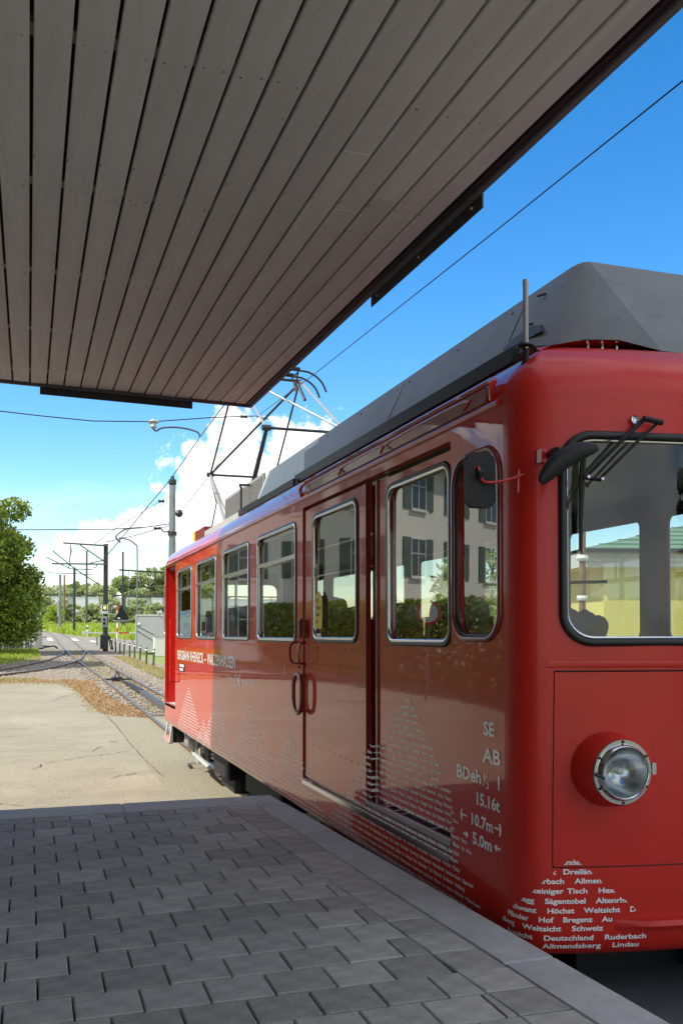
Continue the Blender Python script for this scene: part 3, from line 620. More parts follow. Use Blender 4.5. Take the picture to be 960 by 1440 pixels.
g = MB(); g.bbox(-.1, .1, -.05, .05, 0, 1.05, .02); part('post', g, WPL, wp); g = MB(); g.box(-.102, .102, -.053, .053, .72, .86); part('band', g, BLK, wp)
pp = [(4.36, 65), (4.51, 58.1), (4.57, 55.7), (4.57, 53.0), (4.53, 50.1), (4.55, 48.3), (4.6, 45.9), (4.67, 44.3), (4.68, 42.3), (4.61, 39.2), (4.68, 37.5)]
pl2 = ['farthest, left of the signal mast', 'just right of the signal mast', 'second right of the signal mast', 'third right of the signal mast', 'in front of the red and white post', 'white banded one left of the trailer', 'at the left corner of the trailer', 'before the trailer wheel side', 'in front of the trailer middle', 'in front of the trailer right end', 'nearest, beside the white box']
for i, (x, y) in enumerate(pp):
    if i == 0: proto = thing('small_post', 'small grey timber post, '+pl2[0], 'post', (x, y, 0), 0, 'small posts along the verge'); g = MB(); g.bbox(-.035, .035, -.035, .035, -.1, .72, .012); part('shaft', g, POLE, proto); g = MB(); g.box(-.040, .040, -.040, .040, .60, .66); part('collar', g, WPL, proto)
    else:
        o = proto.copy(); C.objects.link(o); o.location = (x, y, 0); o['label'] = 'small grey timber post, '+pl2[i]; o.rotation_euler = (random.uniform(-.05, .05), random.uniform(-.05, .05), random.uniform(0, 1))
        for ch in proto.children: c = ch.copy(); C.objects.link(c); c.parent = o
tl = thing('grey_trailer', 'grey box trailer with tall blank side parked beside the crossing', 'trailer', (5.35, 50.2, 0), math.radians(-24))
g = MB(); g.bbox(0, 3.4, 0, 2.0, .18, 2.08, .04); part('box_body', g, GBOX, tl)
g = MB(); g.box(-.02, 3.42, -.02, .03, .16, .26); g.box(-.02, 3.42, -.02, .03, 2.0, 2.1); g.box(-.02, .05, -.025, .02, .2, 2.05); part('edge_frame', g, LGREY, tl)
for x in (1.6, 2.5): g = MB(); g.lathe([(0, -.09), (.24, -.09), (.28, -.05), (.28, .05), (.24, .09), (0, .09)], (x, .05, .26), (0, 1, 0), 20); part('wheel', g, RUB, tl)
g = MB(); g.box(.95, 1.6, -.03, -.021, .55, .85); part('lettered_plate', g, LGREY, tl)
g = MB(); g.box(.1, .25, -.03, -.021, 1.55, 1.66); part('reflector', g, WPL, tl)
g = MB(); g.tube([(.05, -.03, 1.5), (2.3, -.03, .35)], .012, 4); g.tube([(.05, -.03, 1.25), (1.6, -.03, .3)], .012, 4); part('shadow_line', g, DSTEEL, tl)  # dark bars stand in for thin diagonal shadows cast on the trailer side
wb = thing('white_box', 'white utility box standing between the trailer and the tram', 'cabinet', (5.95, 47.4, 0)); g = MB(); g.bbox(0, .55, 0, .4, .0, .98, .02); part('housing', g, WPL, wb); g = MB(); g.box(-.02, .57, -.02, .42, .98, 1.02); part('lid', g, LGREY, wb)
cb = thing('trackside_cabinet', 'grey electrical cabinet at the end of the picket fence', 'cabinet', (.33, 57.8, 0)); g = MB(); g.bbox(0, .42, 0, .4, .1, 1.42, .02); part('housing', g, LGREY, cb); g = MB(); g.box(-.03, .45, -.03, .43, 1.42, 1.5); part('lid', g, LGREY, cb); g = MB(); g.box(.03, .06, -.01, 0, .5, 1.2); part('handle', g, DSTEEL, cb)
g = MB(); g.box(-.0, .5, 0, .5, -.05, .1); g.tube([(.5, .2, .12), (1.1, .1, .2), (1.3, .1, .05)], .06, 6); part('plinth', g, DSTEEL, cb)
fc = thing('picket_fence', 'weathered grey picket fence below the large tree', 'fence', (-7.0, 50.6, 0))
for k in range(58):
    g = MB(); g.bbox(-.045, .045, -.012, .012, .05, .95+random.uniform(-.04, .04), .008); o = part('picket', g, GALV if k % 9 else WPL, fc); o.location = (k*.125, k*.105*1.05, 0)
for z in (.3, .75): g = MB(); g.tube([(0, .03, z), (7.2, 6.43, z)], .03, 4); part('fence_rail', g, GALV, fc)
bb = thing('white_board', 'small white board leaning at the left end of the picket fence', 'board', (-1.35, 46.2, 0)); g = MB(); g.bbox(-.6, .05, 0, .04, .1, .75, .01); part('panel', g, WPL, bb)
g = MB(); g.box(-.5, -.46, .04, .08, 0, .7); part('stake', g, GALV, bb)

# ================================================================== CANOPY
can = thing('station_canopy', 'station platform canopy lined underneath with grey painted planks', 'canopy', (0, 0, 0))
ZC = 3.66
def cend(x): return 6.80+.094*(x+.2)
for k in range(43):
    x1 = 1.548 if k == 0 else 1.462-(k-1)*.1125; x0 = 1.462-k*.1125
    gp = .0055
    e = cend((x0+x1)/2)-.02; cuts = [-1.3, e]
    if k % 4 == 1: cuts = [-1.3, random.uniform(2.2, 5.8), e]
    if k == 4: cuts = [-1.3, 3.05, e]
    if k in (2, 3): cuts = [-1.3, 3.35+.15*(k-2), e]
    for a, b in zip(cuts, cuts[1:]):
        g = MB(); g.bbox(x0+gp, x1-gp, a+.001, b-.001, 0, .02, .003)
        for i, (vx, vy, vz) in enumerate(g.v): g.v[i] = (vx-x0, vy, .02-vz)
        o = part('plank', g, PLANK, can); o.location = (x0, 0, ZC+random.uniform(-.0015, .0015))
g = MB()
for k in range(0, 18):
    xc = 1.462-k*.1125-.056
    for y in [-1.07+.95*q for q in range(9)]:
        for dx in (-.03, .03):
            if random.random() < .75: g.lathe([(0, -.0015), (.0032, -.001), (.0036, .001)], (xc+dx, y+random.uniform(-.01, .01), ZC), (0, 0, -1), 5)
stuff(part('nail_head', g, STEEL, can))
g = MB(); g.prism([(-3.4, -1.3), (1.585, -1.3), (1.585, cend(1.585)), (-3.4, cend(-3.4))], ZC+.045, ZC+.26, lambda a, b, h: (a, b, h)); part('roof_deck', g, SOFF, can)
for k in range(9): g = MB(); y = -1.1+k*.95; g.box(-3.3, 1.55, y, y+.06, ZC+.021, ZC+.044); part('batten', g, GALV, can)
g = MB(); g.box(1.552, 1.575, -1.3, cend(1.56)-.01, ZC-.004, ZC+.04); part('edge_strip', g, FLASH, can)
g = MB(); g.box(1.578, 1.60, -1.3, cend(1.6), ZC-.016, ZC+.27); part('fascia', g, EDGE, can)
g = MB(); g.prism([(-3.4, cend(-3.4)), (1.60, cend(1.60)), (1.60, cend(1.60)+.022), (-3.4, cend(-3.4)+.022)], ZC-.016, ZC+.27, lambda a, b, h: (a, b, h)); part('fascia', g, EDGE, can)
def flash(p, q, nrm_, drop):
    p = Vector(p); q = Vector(q); n_ = Vector(nrm_)*.006
    g = MB(); v = []
    for a in (p, q):
        for zz in (ZC-drop, ZC+.05):
            for s_ in (0, 1): v.append((a.x+n_.x*s_, a.y+n_.y*s_, zz))
    g.add(v, [(0, 2, 3, 1), (4, 5, 7, 6), (0, 1, 5, 4), (2, 6, 7, 3), (0, 4, 6, 2), (1, 3, 7, 5)]); f_ = part('bracket_plate', g, FLASH, can)
    for t in (.07, .5, .93):
        c = p.lerp(q, t); g = MB(); g.lathe([(0, -.008), (.006, -.006), (.006, .004)], (c.x, c.y, ZC-drop*.55), Vector(nrm_)*-1, 8); 
        part('screw', g, WPL, f_)
flash((.065, cend(.065)+.023, 0), (1.145, cend(1.145)+.023, 0), (0, 1, 0), .065)
flash((1.601, 3.16, 0), (1.601, 4.36, 0), (1, 0, 0), .065)
for y in (-.9, 3.0): g = MB(); g.box(-2.25, -2.1, y, y+.12, 3.4, ZC+.05); part('wall_bracket', g, DSTEEL, can)

# ================================================================== BUILDINGS
def window(parent, x, z, w_, h_, fn, shutters=True, frame=WPL, name='window'):
    # fn(u, d, z) -> wall-local point: u along the wall, d outward
    def bx(u0, u1, d0, d1, z0, z1):
        g = MB(); v = [fn(u, d, zz) for zz in (z0, z1) for d in (d0, d1) for u in (u0, u1)]
        g.add(v, [(0, 2, 3, 1), (4, 5, 7, 6), (0, 1, 5, 4), (2, 6, 7, 3), (0, 4, 6, 2), (1, 3, 7, 5)]); return g
    f = part(name, bx(x, x+w_, .0, .02, z, z+h_), DGLASS, parent)
    g = MB()
    for q in (bx(x-.05, x, 0, .05, z-.05, z+h_+.05), bx(x+w_, x+w_+.05, 0, .05, z-.05, z+h_+.05), bx(x, x+w_, 0, .05, z+h_, z+h_+.05), bx(x, x+w_, 0, .05, z-.05, z), bx(x+w_/2-.025, x+w_/2+.025, .02, .04, z, z+h_), bx(x, x+w_, .02, .038, z+h_*.6, z+h_*.6+.04)): g.add(q.v, q.f)
    part('frame', g, frame, f)
    part('sill', bx(x-.12, x+w_+.12, 0, .12, z-.13, z-.055), frame, f)
    if shutters:
        part('shutter', bx(x-.1-w_/2, x-.06, .01, .05, z-.05, z+h_+.05), SHUT, f); part('shutter', bx(x+w_+.06, x+w_+.1+w_/2, .01, .05, z-.05, z+h_+.05), SHUT, f)
def house(name, label, loc, rz, W, D, H, wall, roof, rh=2.6, cols=4, floors=3, cat='building', ov=.6, shutters=True, base=None):
    t = thing(name, label, cat, loc, rz); g = MB(); g.box(0, W, 0, D, 0, H); g.add([(0, 0, H), (0, D, H), (0, D/2, H+rh)], [(0, 1, 2)]); g.add([(W, 0, H), (W, D, H), (W, D/2, H+rh)], [(0, 2, 1)]); part('wall', g, wall, t)
    g = MB(); k = rh/(D/2)
    for s_ in (0, 1):
        y0 = -ov if s_ == 0 else D+ov; z0 = H-ov*k
        for i in range(12):                                   # courses of tiles stepping up the slope
            ta, tb = i/12, (i+1)/12+.01
            ya, yb = y0+(D/2-y0)*ta, y0+(D/2-y0)*tb; za, zb = z0+(H+rh-z0)*ta, z0+(H+rh-z0)*tb
            g.add([(-ov, ya, za+.04), (W+ov, ya, za+.04), (W+ov, ya, za+.14), (-ov, ya, za+.14), (-ov, yb, zb+.04), (W+ov, yb, zb+.04), (W+ov, yb, zb+.10), (-ov, yb, zb+.10)], [(0, 1, 2, 3), (4, 7, 6, 5), (3, 2, 6, 7), (0, 4, 5, 1), (1, 5, 6, 2), (0, 3, 7, 4)])
    rf = part('roof', g, roof, t)
    g = MB(); g.box(W*.3, W*.3+.7, D*.35, D*.35+.7, H+rh*.4, H+rh+.9); part('chimney', g, wall, rf)
    for fl in range(floors):
        z = 1.0+fl*(H-.4)/floors
        for c_ in range(cols):
            x = (c_+.5)*W/cols-.5
            window(t, x, z, 1.0, 1.45, lambda u, d, zz: (u, -d, zz), shutters)
        nd = max(2, int(D/2.8))
        for c_ in range(nd):
            y = (c_+.5)*D/nd-.5
            window(t, y, z, 1.0, 1.45, lambda u, d, zz: (W+d, u, zz), shutters)
    return t
# station building that carries the canopy (left of the camera) and throws its shade over platform and tram
st_ = house('station_building', 'tall dark timber clad station building carrying the plank canopy, left of the platform', (-12.2, -1.6, 0), 0, 10.0, 9.65, 10.6, TIMB, ROOFT, rh=.9, cols=4, floors=3, ov=.0, shutters=False)
# houses that show as reflections in the tram's windows
house('white_house', 'white house with grey green shutters reflected in the tram windows', (-20, 40.6, 0), math.radians(-35), 12.6, 9, 8.4, WALLW, ROOFT, rh=3.0, cols=4, floors=3)
house('grey_house', 'grey rendered house beyond the hedge reflected in the passenger door window', (-20.5, 62.5, 0), math.radians(-31), 10.6, 9, 8.8, WALLG, ROOFT, rh=3.2, cols=3, floors=3)
house('cream_house', 'cream apartment house behind the hedge reflected in the rear tram windows', (-27, 88, 0), math.radians(-30), 16, 11, 10.5, WALLW, ROOFT, rh=3.0, cols=4, floors=4)
h = thing('clipped_hedge', 'yellow green clipped hedge left of the yard reflected in the tram windows', 'hedge', (0, 0, 0))
seg = [(-9.6, 17), (-8.2, 25), (-7.0, 33), (-6.0, 43)]
Pn = []
for (a, b) in zip(seg, seg[1:]):
    m_ = 9000; t = rng.uniform(0, 1, m_); wd = rng.uniform(-.6, .6, m_); z = rng.uniform(.05, 2.35, m_); face = rng.integers(0, 3, m_)
    wd = np.where(face == 0, .6, np.where(face == 1, -.6, wd)); z = np.where(face == 2, 2.35, z)
    Pn.append(np.stack([a[0]+(b[0]-a[0])*t+wd, a[1]+(b[1]-a[1])*t, z+.12*np.sin(t*40)], 1)+rng.normal(0, .07, (m_, 3)))
npmesh('foliage', leaves(np.concatenate(Pn), .085), 4, LEAF3, h)
g = MB()
for (a, b) in zip(seg, seg[1:]):
    for k in range(8): t = k/8; x = a[0]+(b[0]-a[0])*t; y = a[1]+(b[1]-a[1])*t; g.tube([(x, y, 0), (x+random.uniform(-.2, .2), y, 1.2), (x, y+.1, 2.1)], [.05, .035, .01], 5)
part('stem', g, BARK, h)
sheetg = sheet('grass_strip', [(-10.4, 16), (-7.6, 16), (-5.2, 33), (-4.2, 43), (-7.4, 43)], .006, DIRT)
tufts('strip_grass', inpoly([(-10.4, 16), (-7.6, 16), (-5.2, 33), (-4.2, 43), (-7.4, 43)], 7000), .10, .03, DRY, 'dry yellow grass strip in front of the clipped hedge', 'grass', .6)
rs = thing('round_road_sign', 'round white road sign with red rim on a pole beside the hedge', 'sign', (-5.6, 21.0, 0), math.radians(30))
barpart('post', [(0, 0, 0), (0, 0, 2.4)], .03, GALV, rs); g = MB(); g.lathe([(0, .02), (.3, .02), (.3, -.01), (0, -.01)], (0, -.04, 2.15), (0, -1, 0), 28); part('disc', g, WPL, rs); g = MB(); g.lathe([(.235, .023), (.30, .023)], (0, -.04, 2.15), (0, -1, 0), 28); part('rim', g, SIGR, rs)
# yellow building on the far side of the tram (seen through the cab)
yb = thing('yellow_building', 'yellow rendered building with green sheet roof and white boards beyond the tram cab', 'building', (11.17, 17.35, 0), -YAW)
g = MB(); g.box(.5, 9, 0, 7, 0, 3.45); part('wall', g, WALLY, yb)
for k in range(3):
    g = MB(); z = 3.13+k*.105; g.box(-.02, 9.6, -.24+.003*k, -.19, z, z+.10); part('fascia_board', g, WOODW, yb)
for k in range(4): g = MB(); g.box(-.04, .01, -.2+k*1.9, 1.68+k*1.9, 3.13, 3.44); part('fascia_board', g, WOODW, yb)
g = MB(); g.box(0, 9.6, -.18, 7.5, 3.12, 3.16); part('soffit', g, WALLY, yb)
g = MB(); g.add([(-.1, -.35, 3.50), (14, -.35, 3.50), (14, 3.6, 5.2), (7, 3.6, 5.2), (-.1, 7.6, 3.5), (14, 7.6, 3.5)], [(0, 1, 2, 3), (3, 2, 5, 4), (0, 3, 4)]); rf = part('roof', g, ROOFG, yb, fix=False)
g = MB(); g.box(-.12, 9.7, -.40, -.30, 3.43, 3.5); part('gutter', g, DSTEEL, yb)
g = MB()
for k in range(15):
    t = k/15; y0 = -.35+3.95*t; z0 = 3.505+1.7*t; g.box(-.1+7.1*t, 14, y0, y0+.02, z0, z0+.018)
part('sheet_seam', g, SHUT, rf)
window(yb, 3.6, 1.0, 1.0, 1.2, lambda u, d, z: (u, -d, z), False)
up = mast('wooden_pole', 'orange brown wooden utility pole in front of the yellow building', (10.6, 16.4, 0), 4.6, .075, .06, WOODP)
g = MB(); g.lathe([(.10, 3.2), (.13, 3.25), (.10, 3.32)], (0, 0, 0), (0, 0, 1), 10); g.lathe([(.10, 2.4), (.12, 2.45), (.10, 2.5)], (0, 0, 0), (0, 0, 1), 10); part('insulator', g, WPL, up)
tree('leafy_tree', 'bright green bush behind the wooden utility pole left of the yellow building', (14.5, 29, 0), 4.2, 2.0, 3500, LEAF2, .09, .05, 'shrub')
tree('leafy_tree', 'round green tree far behind the yellow building', (21, 40, 0), 6.0, 3.2, 4500, LEAF1, .13, .1, 'round')
# conifer and street behind the camera (seen in the windscreen's reflection)
tree('conifer', 'dark slender conifer behind the platform mirrored in the windscreen', (11.5, -16, 0), 11, 1.9, 9000, LEAF4, .12, .06, 'cone', nb=50)
tree('conifer', 'second dark conifer behind the platform, lower and farther right', (16, -19, 0), 8.5, 1.8, 6000, LEAF4, .12, .06, 'cone', nb=40)

# ================================================================== TRAM
TW = 2.06; TL = 10.12; HB = .14; XC = TW/2
tram = thing('rack_railcar', 'dark red rack railway tram car with white lettering standing at the platform', 'tram', (1.77, 3.08, .20), 0, None, math.radians(-1.12))
def front_y(x): return -HB*(1-((XC-x)/(XC-.10))**2)
# plan outline, from front centre to the left corner, down the left side, round the rear corner to the rear centre
half = []
for k in range(15): x = XC-(XC-.10)*k/14; half.append((x, front_y(x)))
sl_ = 2*HB/(XC-.10)
for k in range(1, 9):
    t = k/8; P0, P1, P2 = Vector((.10, 0)), Vector((0, .10*sl_)), Vector((0, .17)); q = P0*(1-t)**2+P1*2*t*(1-t)+P2*t*t; half.append((q.x, q.y))
for y in (.6, 1.2, 2, 3, 4, 5, 6, 7, 8, 9, 9.6): half.append((0, y))
for k in range(0, 9):
    t = k/8; P0, P1, P2 = Vector((0, TL-.34)), Vector((0, TL-.02)), Vector((.26, TL)); q = P0*(1-t)**2+P1*2*t*(1-t)+P2*t*t; half.append((q.x, q.y))
for k in range(1, 8): x = .26+(XC-.26)*k/7; half.append((x, TL+.08*math.sin(PI/2*k/7)))
loop = half+[(TW-x, y) for x, y in half[-2:0:-1]]
NL = len(loop)
def normal2(i):
    a = Vector(loop[i-1]); b = Vector(loop[(i+1) % NL]); d = (b-a).normalized(); return Vector((-d.y, d.x))
nr = [normal2(i) for i in range(NL)]
if nr[20].x > 0: nr = [-n for n in nr]
def ring(inset, z): return [(loop[i][0]-nr[i].x*inset, loop[i][1]-nr[i].y*inset, z) for i in range(NL)]
def shell(rows, cap=False, capb=False):
    g = MB(); 
    for ins, z in rows: g.v += ring(ins, z)
    for r in range(len(rows)-1):
        for i in range(NL): j = (i+1) % NL; g.f.append((r*NL+i, r*NL+j, (r+1)*NL+j, (r+1)*NL+i))
    if cap: g.f.append(tuple((len(rows)-1)*NL+i for i in range(NL)))
    if capb: g.f.append(tuple(range(NL-1, -1, -1)))
    return g
body_rows = [(.075, .565), (.045, .575), (.018, .60), (.004, .64), (0, .68)]+[(0, z) for z in (.9, 1.2, 1.5, 1.8, 2.2, 2.5, 2.70)]
def bool_cut(o, cut):
    m = o.modifiers.new('b', 'BOOLEAN'); m.object = cut; m.operation = 'DIFFERENCE'; m.solver = 'EXACT'
def bake(o):
    bpy.context.view_layer.update(); dg = bpy.context.evaluated_depsgraph_get(); me = bpy.data.meshes.new_from_object(o.evaluated_get(dg)); o.modifiers.clear(); o.data = me
body = part('body', shell(body_rows), [RED, INT, REDF], tram)
sm = body.modifiers.new('s', 'SOLIDIFY'); sm.thickness = .045; sm.offset = -1; sm.material_offset = 1
# windows
WL = [(3.18, 4.34), (4.65, 5.77), (6.12, 7.27), (7.59, 8.69)]
cuts = MB()
def cutx(y0, y1, z0, z1, r, xa=-.2, xb=.3, n=6): cuts.prism(rrect(y0, y1, z0, z1, r, n), xa, xb, lambda a, b, h: (h, a, b))
for y0, y1 in WL: cutx(y0, y1, 1.745, 2.58, .07)
cutx(.19, .635, 1.765, 2.565, .13)
cutx(.655, 3.02, .805, 2.655, .012, n=1)
cutx(8.86, 9.80, .86, 2.69, .012, n=1)
cutx(9.875, 10.02, 1.78, 2.5, .05)
RW = [(.2, .6), (.85, 1.83), (2.06, 2.97), (3.18, 4.34), (4.65, 5.77), (6.12, 7.27), (7.59, 8.69), (9.0, 9.6)]
for y0, y1 in RW: cutx(y0, y1, 1.745, 2.56, .07, TW-.3, TW+.2)
cuts.prism(rrect(.150, TW-.150, 1.765, 2.555, .11, 8), -.5, .42, lambda a, b, h: (a, h, b))
cuts.prism(rrect(.40, TW-.40, 1.75, 2.5, .10, 8), TL-.3, TL+.4, lambda a, b, h: (a, h, b))
cutter = link('cutter', cuts.mesh('cutter'), None, tram)
bool_cut(body, cutter); bake(body); 
for p in body.data.polygons:
    c = p.center
    if p.material_index == 0 and c.y < .16 and c.x < TW: p.material_index = 2
body.data.polygons.foreach_set('use_smooth', [True]*len(body.data.polygons)); body.data.set_sharp_from_angle(angle=math.radians(28))
bpy.data.objects.remove(cutter)
# roof
rr = [(0, 2.7004), (0, 2.735), (.012, 2.78), (.04, 2.83), (.085, 2.88), (.14, 2.92), (.21, 2.955), (.34, 2.99), (.55, 3.01)]
roof = part('roof', shell(rr, cap=True), [RED, REDF], tram, smooth=True, angle=60)
for p in roof.data.polygons:
    if p.center.y < .16: p.material_index = 1
def outline_at(y_or_s): pass
# drip rail along the left side and round the rear
g = MB(); dl = [(loop[i][0]-.006*(-nr[i].x), loop[i][1]+nr[i].y*.006, 2.717) for i in range(17, 46)]
g.tube([(-.008, .20, 2.717)]+[(-.008, y, 2.717) for y in (1, 3, 5, 7, 9, 9.75)]+[(.02, 9.98, 2.717), (.10, 10.07, 2.717), (.3, 10.14, 2.717), (1.0, 10.2, 2.717)], .011, 6); part('drip_rail', g, RED, tram, smooth=True)
g = MB(); g.tube([(TW+.008, y, 2.717) for y in (.2, 3, 6, 9.75)], .011, 6); part('drip_rail', g, RED, tram, smooth=True)
# hood over the entrance: raised frame with a recessed channel
g = MB(); g.tube(smoothline([(.005, .27, 2.745), (-.012, .245, 2.79), (.008, .27, 2.825), (.012, .5, 2.828), (.012, 1.6, 2.828), (.012, 2.85, 2.828), (.008, 2.97, 2.825), (-.008, 3.035, 2.80), (-.006, 3.05, 2.76), (0, 3.04, 2.73)], 4), .013, 6); part('door_hood', g, RED, tram, smooth=True)
g = MB(); g.box(-.010, .02, .30, 2.93, 2.742, 2.802); part('hood_channel', g, DRED, tram)
for a, b in ((1.5, 2.1), (2.2, 2.8), (.5, 1.35)):
    g = MB(); g.tube(smoothline([(-.012, a, 2.752), (-.012, a, 2.79), (-.012, b, 2.79), (-.012, b, 2.752)], 3), .005, 5); part('channel_rib', g, RED, tram)
# frames, panes
def frame_tube(y0, y1, z0, z1, r, x, rad, m, parent, name='frame', n=6):
    g = MB(); g.tube([(x, a, b) for a, b in rrect(y0, y1, z0, z1, r)], rad, 6, closed=True); return part(name, g, m, parent, smooth=True, angle=80)
def pane(y0, y1, z0, z1, r, x, parent, m=GLS, name='pane'):
    g = MB(); g.add([(x, a, b) for a, b in rrect(y0, y1, z0, z1, r)], [tuple(range(28))]); return part(name, g, m, parent, fix=False)
for y0, y1 in WL:
    wdw = frame_tube(y0+.012, y1-.012, 1.757, 2.568, .06, .002, .014, CHR, tram, 'window')
    frame_tube(y0-.003, y1+.003, 1.742, 2.583, .07, .004, .011, RUB, wdw, 'seal')
    pane(y0+.02, y1-.02, 1.765, 2.56, .055, .018, wdw)
    g = MB(); g.box(-.012, .03, y0+.015, y1-.015, 2.325, 2.355); part('transom', g, CHR, wdw)
    ym = (y0+y1)/2
    fr = []
    for a, b, x in ((y0+.05, ym+.02, .03), (ym-.02, y1-.05, .045)):
        g = MB()
        for q in ((a, b, 2.355, 2.372), (a, b, 2.535, 2.553), (a, a+.018, 2.372, 2.535), (b-.018, b, 2.372, 2.535)): g.box(x, x+.012, *q)
        part('slider_frame', g, ALU, wdw); 
cw = frame_tube(.20, .625, 1.775, 2.555, .12, .0, .014, DRED, tram, 'cab_window'); pane(.20, .625, 1.775, 2.555, .12, .018, cw); frame_tube(.215, .61, 1.79, 2.54, .11, .006, .009, RUB, cw, 'seal')
sw = frame_tube(9.885, 10.01, 1.79, 2.49, .045, .02, .009, CHR, tram, 'corner_window'); pane(9.885, 10.01, 1.79, 2.49, .045, .04, sw)
for y0, y1 in RW:
    f = frame_tube(y0+.012, y1-.012, 1.757, 2.548, .06, TW-.02, .018, RUB, tram, 'window'); pane(y0+.02, y1-.02, 1.765, 2.54, .055, TW-.03, f, name='pane')
# door leaves
def leaf(y0, y1, z0, z1, wy0, wy1, wz0, wz1, x, name, rad=.08):
    N = 7; inner = rrect(wy0, wy1, wz0, wz1, rad, 6)
    outer = []
    cy, cz = (wy0+wy1)/2, (wz0+wz1)/2
    outer = rrect(y0, y1, z0, z1, .006, 6)
    g = MB(); n = len(inner)
    g.v = [(x, a, b) for a, b in outer]+[(x, a, b) for a, b in inner]+[(x+.03, a, b) for a, b in outer]+[(x+.03, a, b) for a, b in inner]
    for i in range(n):
        j = (i+1) % n; g.f += [(i, j, n+j, n+i), (2*n+i, 3*n+i, 3*n+j, 2*n+j), (i, 2*n+i, 2*n+j, j), (n+i, n+j, 3*n+j, 3*n+i)]
    d = part(name, g, RED, tram)
    f = frame_tube(wy0+.012, wy1-.012, wz0+.012, wz1-.012, rad-.01, x, .011, CHR, d, 'window_frame'); frame_tube(wy0-.004, wy1+.004, wz0-.004, wz1+.004, rad, x+.002, .012, RUB, d, 'seal')
    pane(wy0+.01, wy1-.01, wz0+.01, wz1-.01, rad, x+.016, d); return d
dA = leaf(1.79, 3.005, .835, 2.635, 1.93, 2.81, 1.755, 2.575, .012, 'door_leaf')
dB = leaf(.665, 1.665, .90, 2.63, .74, 1.53, 1.75, 2.58, .040, 'door_leaf')
g = MB(); g.box(.055, .10, 1.55, 1.80, .82, 2.65); part('door_jamb', g, DRED, tram)
g = MB(); g.box(.03, .055, 1.665, 1.685, .84, 2.64); g.box(.008, .03, 1.782, 1.79, .84, 2.64); part('door_seal', g, DRED, tram)
g = MB(); g.box(.012, .04, 3.005, 3.02, .82, 2.65); part('door_seal', g, RUB, tram)
g = MB(); g.box(-.012, .012, .66, 3.0, .785, .812); part('door_sill', g, CHR, tram)
g = MB(); g.box(-.006, .06, .66, 1.75, .86, .885); part('door_sill', g, CHR, tram)
g = MB(); g.box(.02, .09, .66, 3.0, .812, .86); part('threshold', g, DRED, tram)
g = MB()
for z in (1.705, 1.60, 1.06):
    for k in range(9): g.lathe([(0, -.003), (.003, -.002), (.0033, .002)], (.011, 1.92+k*.11, z), (-1, 0, 0), 6)
stuff(part('rivet', g, RED, dA))
# handles
def loop_handle(yc, z0, z1, hw, x, m, name='door_handle', r=.014): 
    g = MB(); g.tube([(x, a, b) for a, b in rrect(yc-hw, yc+hw, z0, z1, hw*.98, 6)], r, 8, closed=True)
    hd = part(name, g, m, tram, smooth=True); return hd
loop_handle(3.03, 1.255, 1.525, .10, -.034, DRED)
g = MB(); g.tube([(-.034, 3.03, 1.51), (.01, 3.03, 1.51)], .012, 6); g.tube([(-.034, 3.03, 1.27), (.01, 3.03, 1.27)], .012, 6); part('handle_stub', g, DRED, tram)
g = MB(); g.tube(smoothline([(.0, 3.13, 1.74), (-.05, 3.14, 1.72), (-.05, 3.14, 1.61), (0, 3.12, 1.59)], 4), .008, 6); g.tube(smoothline([(.0, 2.94, 1.74), (-.05, 2.93, 1.72), (-.05, 2.93, 1.61), (0, 2.94, 1.59)], 4), .008, 6); part('grab_loop', g, DRED, tram, smooth=True)
g = MB(); g.bbox(-.04, .0, 2.955, 3.015, 1.765, 1.90, .008); part('lock_box', g, DRED, tram); g = MB(); g.lathe([(0, -.03), (.012, -.02), (.014, .0)], (-.04, 2.98, 1.80), (-1, 0, 0), 8); g.lathe([(0, -.02), (.010, -.01), (.012, .0)], (-.04, 2.98, 1.57), (-1, 0, 0), 8); part('lock_bolt', g, CHR, tram)
g = MB(); g.tube(smoothline([(0, 8.93, 1.97), (-.05, 8.91, 1.96), (-.055, 8.90, 1.9), (-.055, 8.90, 1.25), (-.05, 8.91, 1.19), (0, 8.93, 1.18)], 4), .011, 6); part('grab_rail', g, RED, tram, smooth=True)
# rear doorway recess
RR_ = mat('bright_red_door', (.55, .012, .006), .45)
g = MB(); g.box(.26, .29, 8.80, 9.86, .84, 2.71); part('rear_door', g, RR_, tram)
g = MB(); g.box(.03, .29, 9.80, 9.83, .86, 2.69); g.box(.03, .29, 8.83, 8.86, .86, 2.69); g.box(.03, .29, 8.86, 9.80, 2.69, 2.71); part('door_reveal', g, RR_, tram)
g = MB(); g.box(.0, .29, 8.86, 9.80, .83, .86); part('rear_step', g, LGREY, tram)
# interior
g = MB(); g.box(.06, TW-.06, .06, TL-.1, .80, .84); part('floor', g, mat('floor_lino', (.08, .08, .085), .6), tram)
g = MB(); g.box(.06, TW-.06, .1, TL-.1, 2.66, 2.69); part('ceiling', g, INT, tram)
g = MB(); g.box(.06, .14, 3.02, 8.8, .84, 1.72); part('side_lining', g, INT, tram)
def seat(x, y, rz):
    o = bpy.data.objects.new('passenger_seat', None); C.objects.link(o); o.parent = tram; o.location = (x, y, .84); o.rotation_euler = (0, 0, rz)
    g = MB(); g.bbox(-.22, .22, -.2, .22, .34, .45, .03); part('cushion', g, SEATM, o, smooth=True)
    g = MB(); g.prism([(.20, .42), (.26, .42), (.36, 1.02), (.33, 1.10), (.29, 1.10)], -.21, .21, lambda a, b, h: (h, a, b)); part('backrest', g, SEATM, o)
    g = MB(); g.lathe([(0, -.16), (.11, -.15), (.14, 0), (.11, .15), (0, .16)], (0, .34, 1.12), (1, 0, 0), 14); part('headrest', g, GSEAT, o, smooth=True)
    g = MB(); g.box(-.03, .03, 0, .1, 0, .34); part('pedestal', g, DSTEEL, o); return o
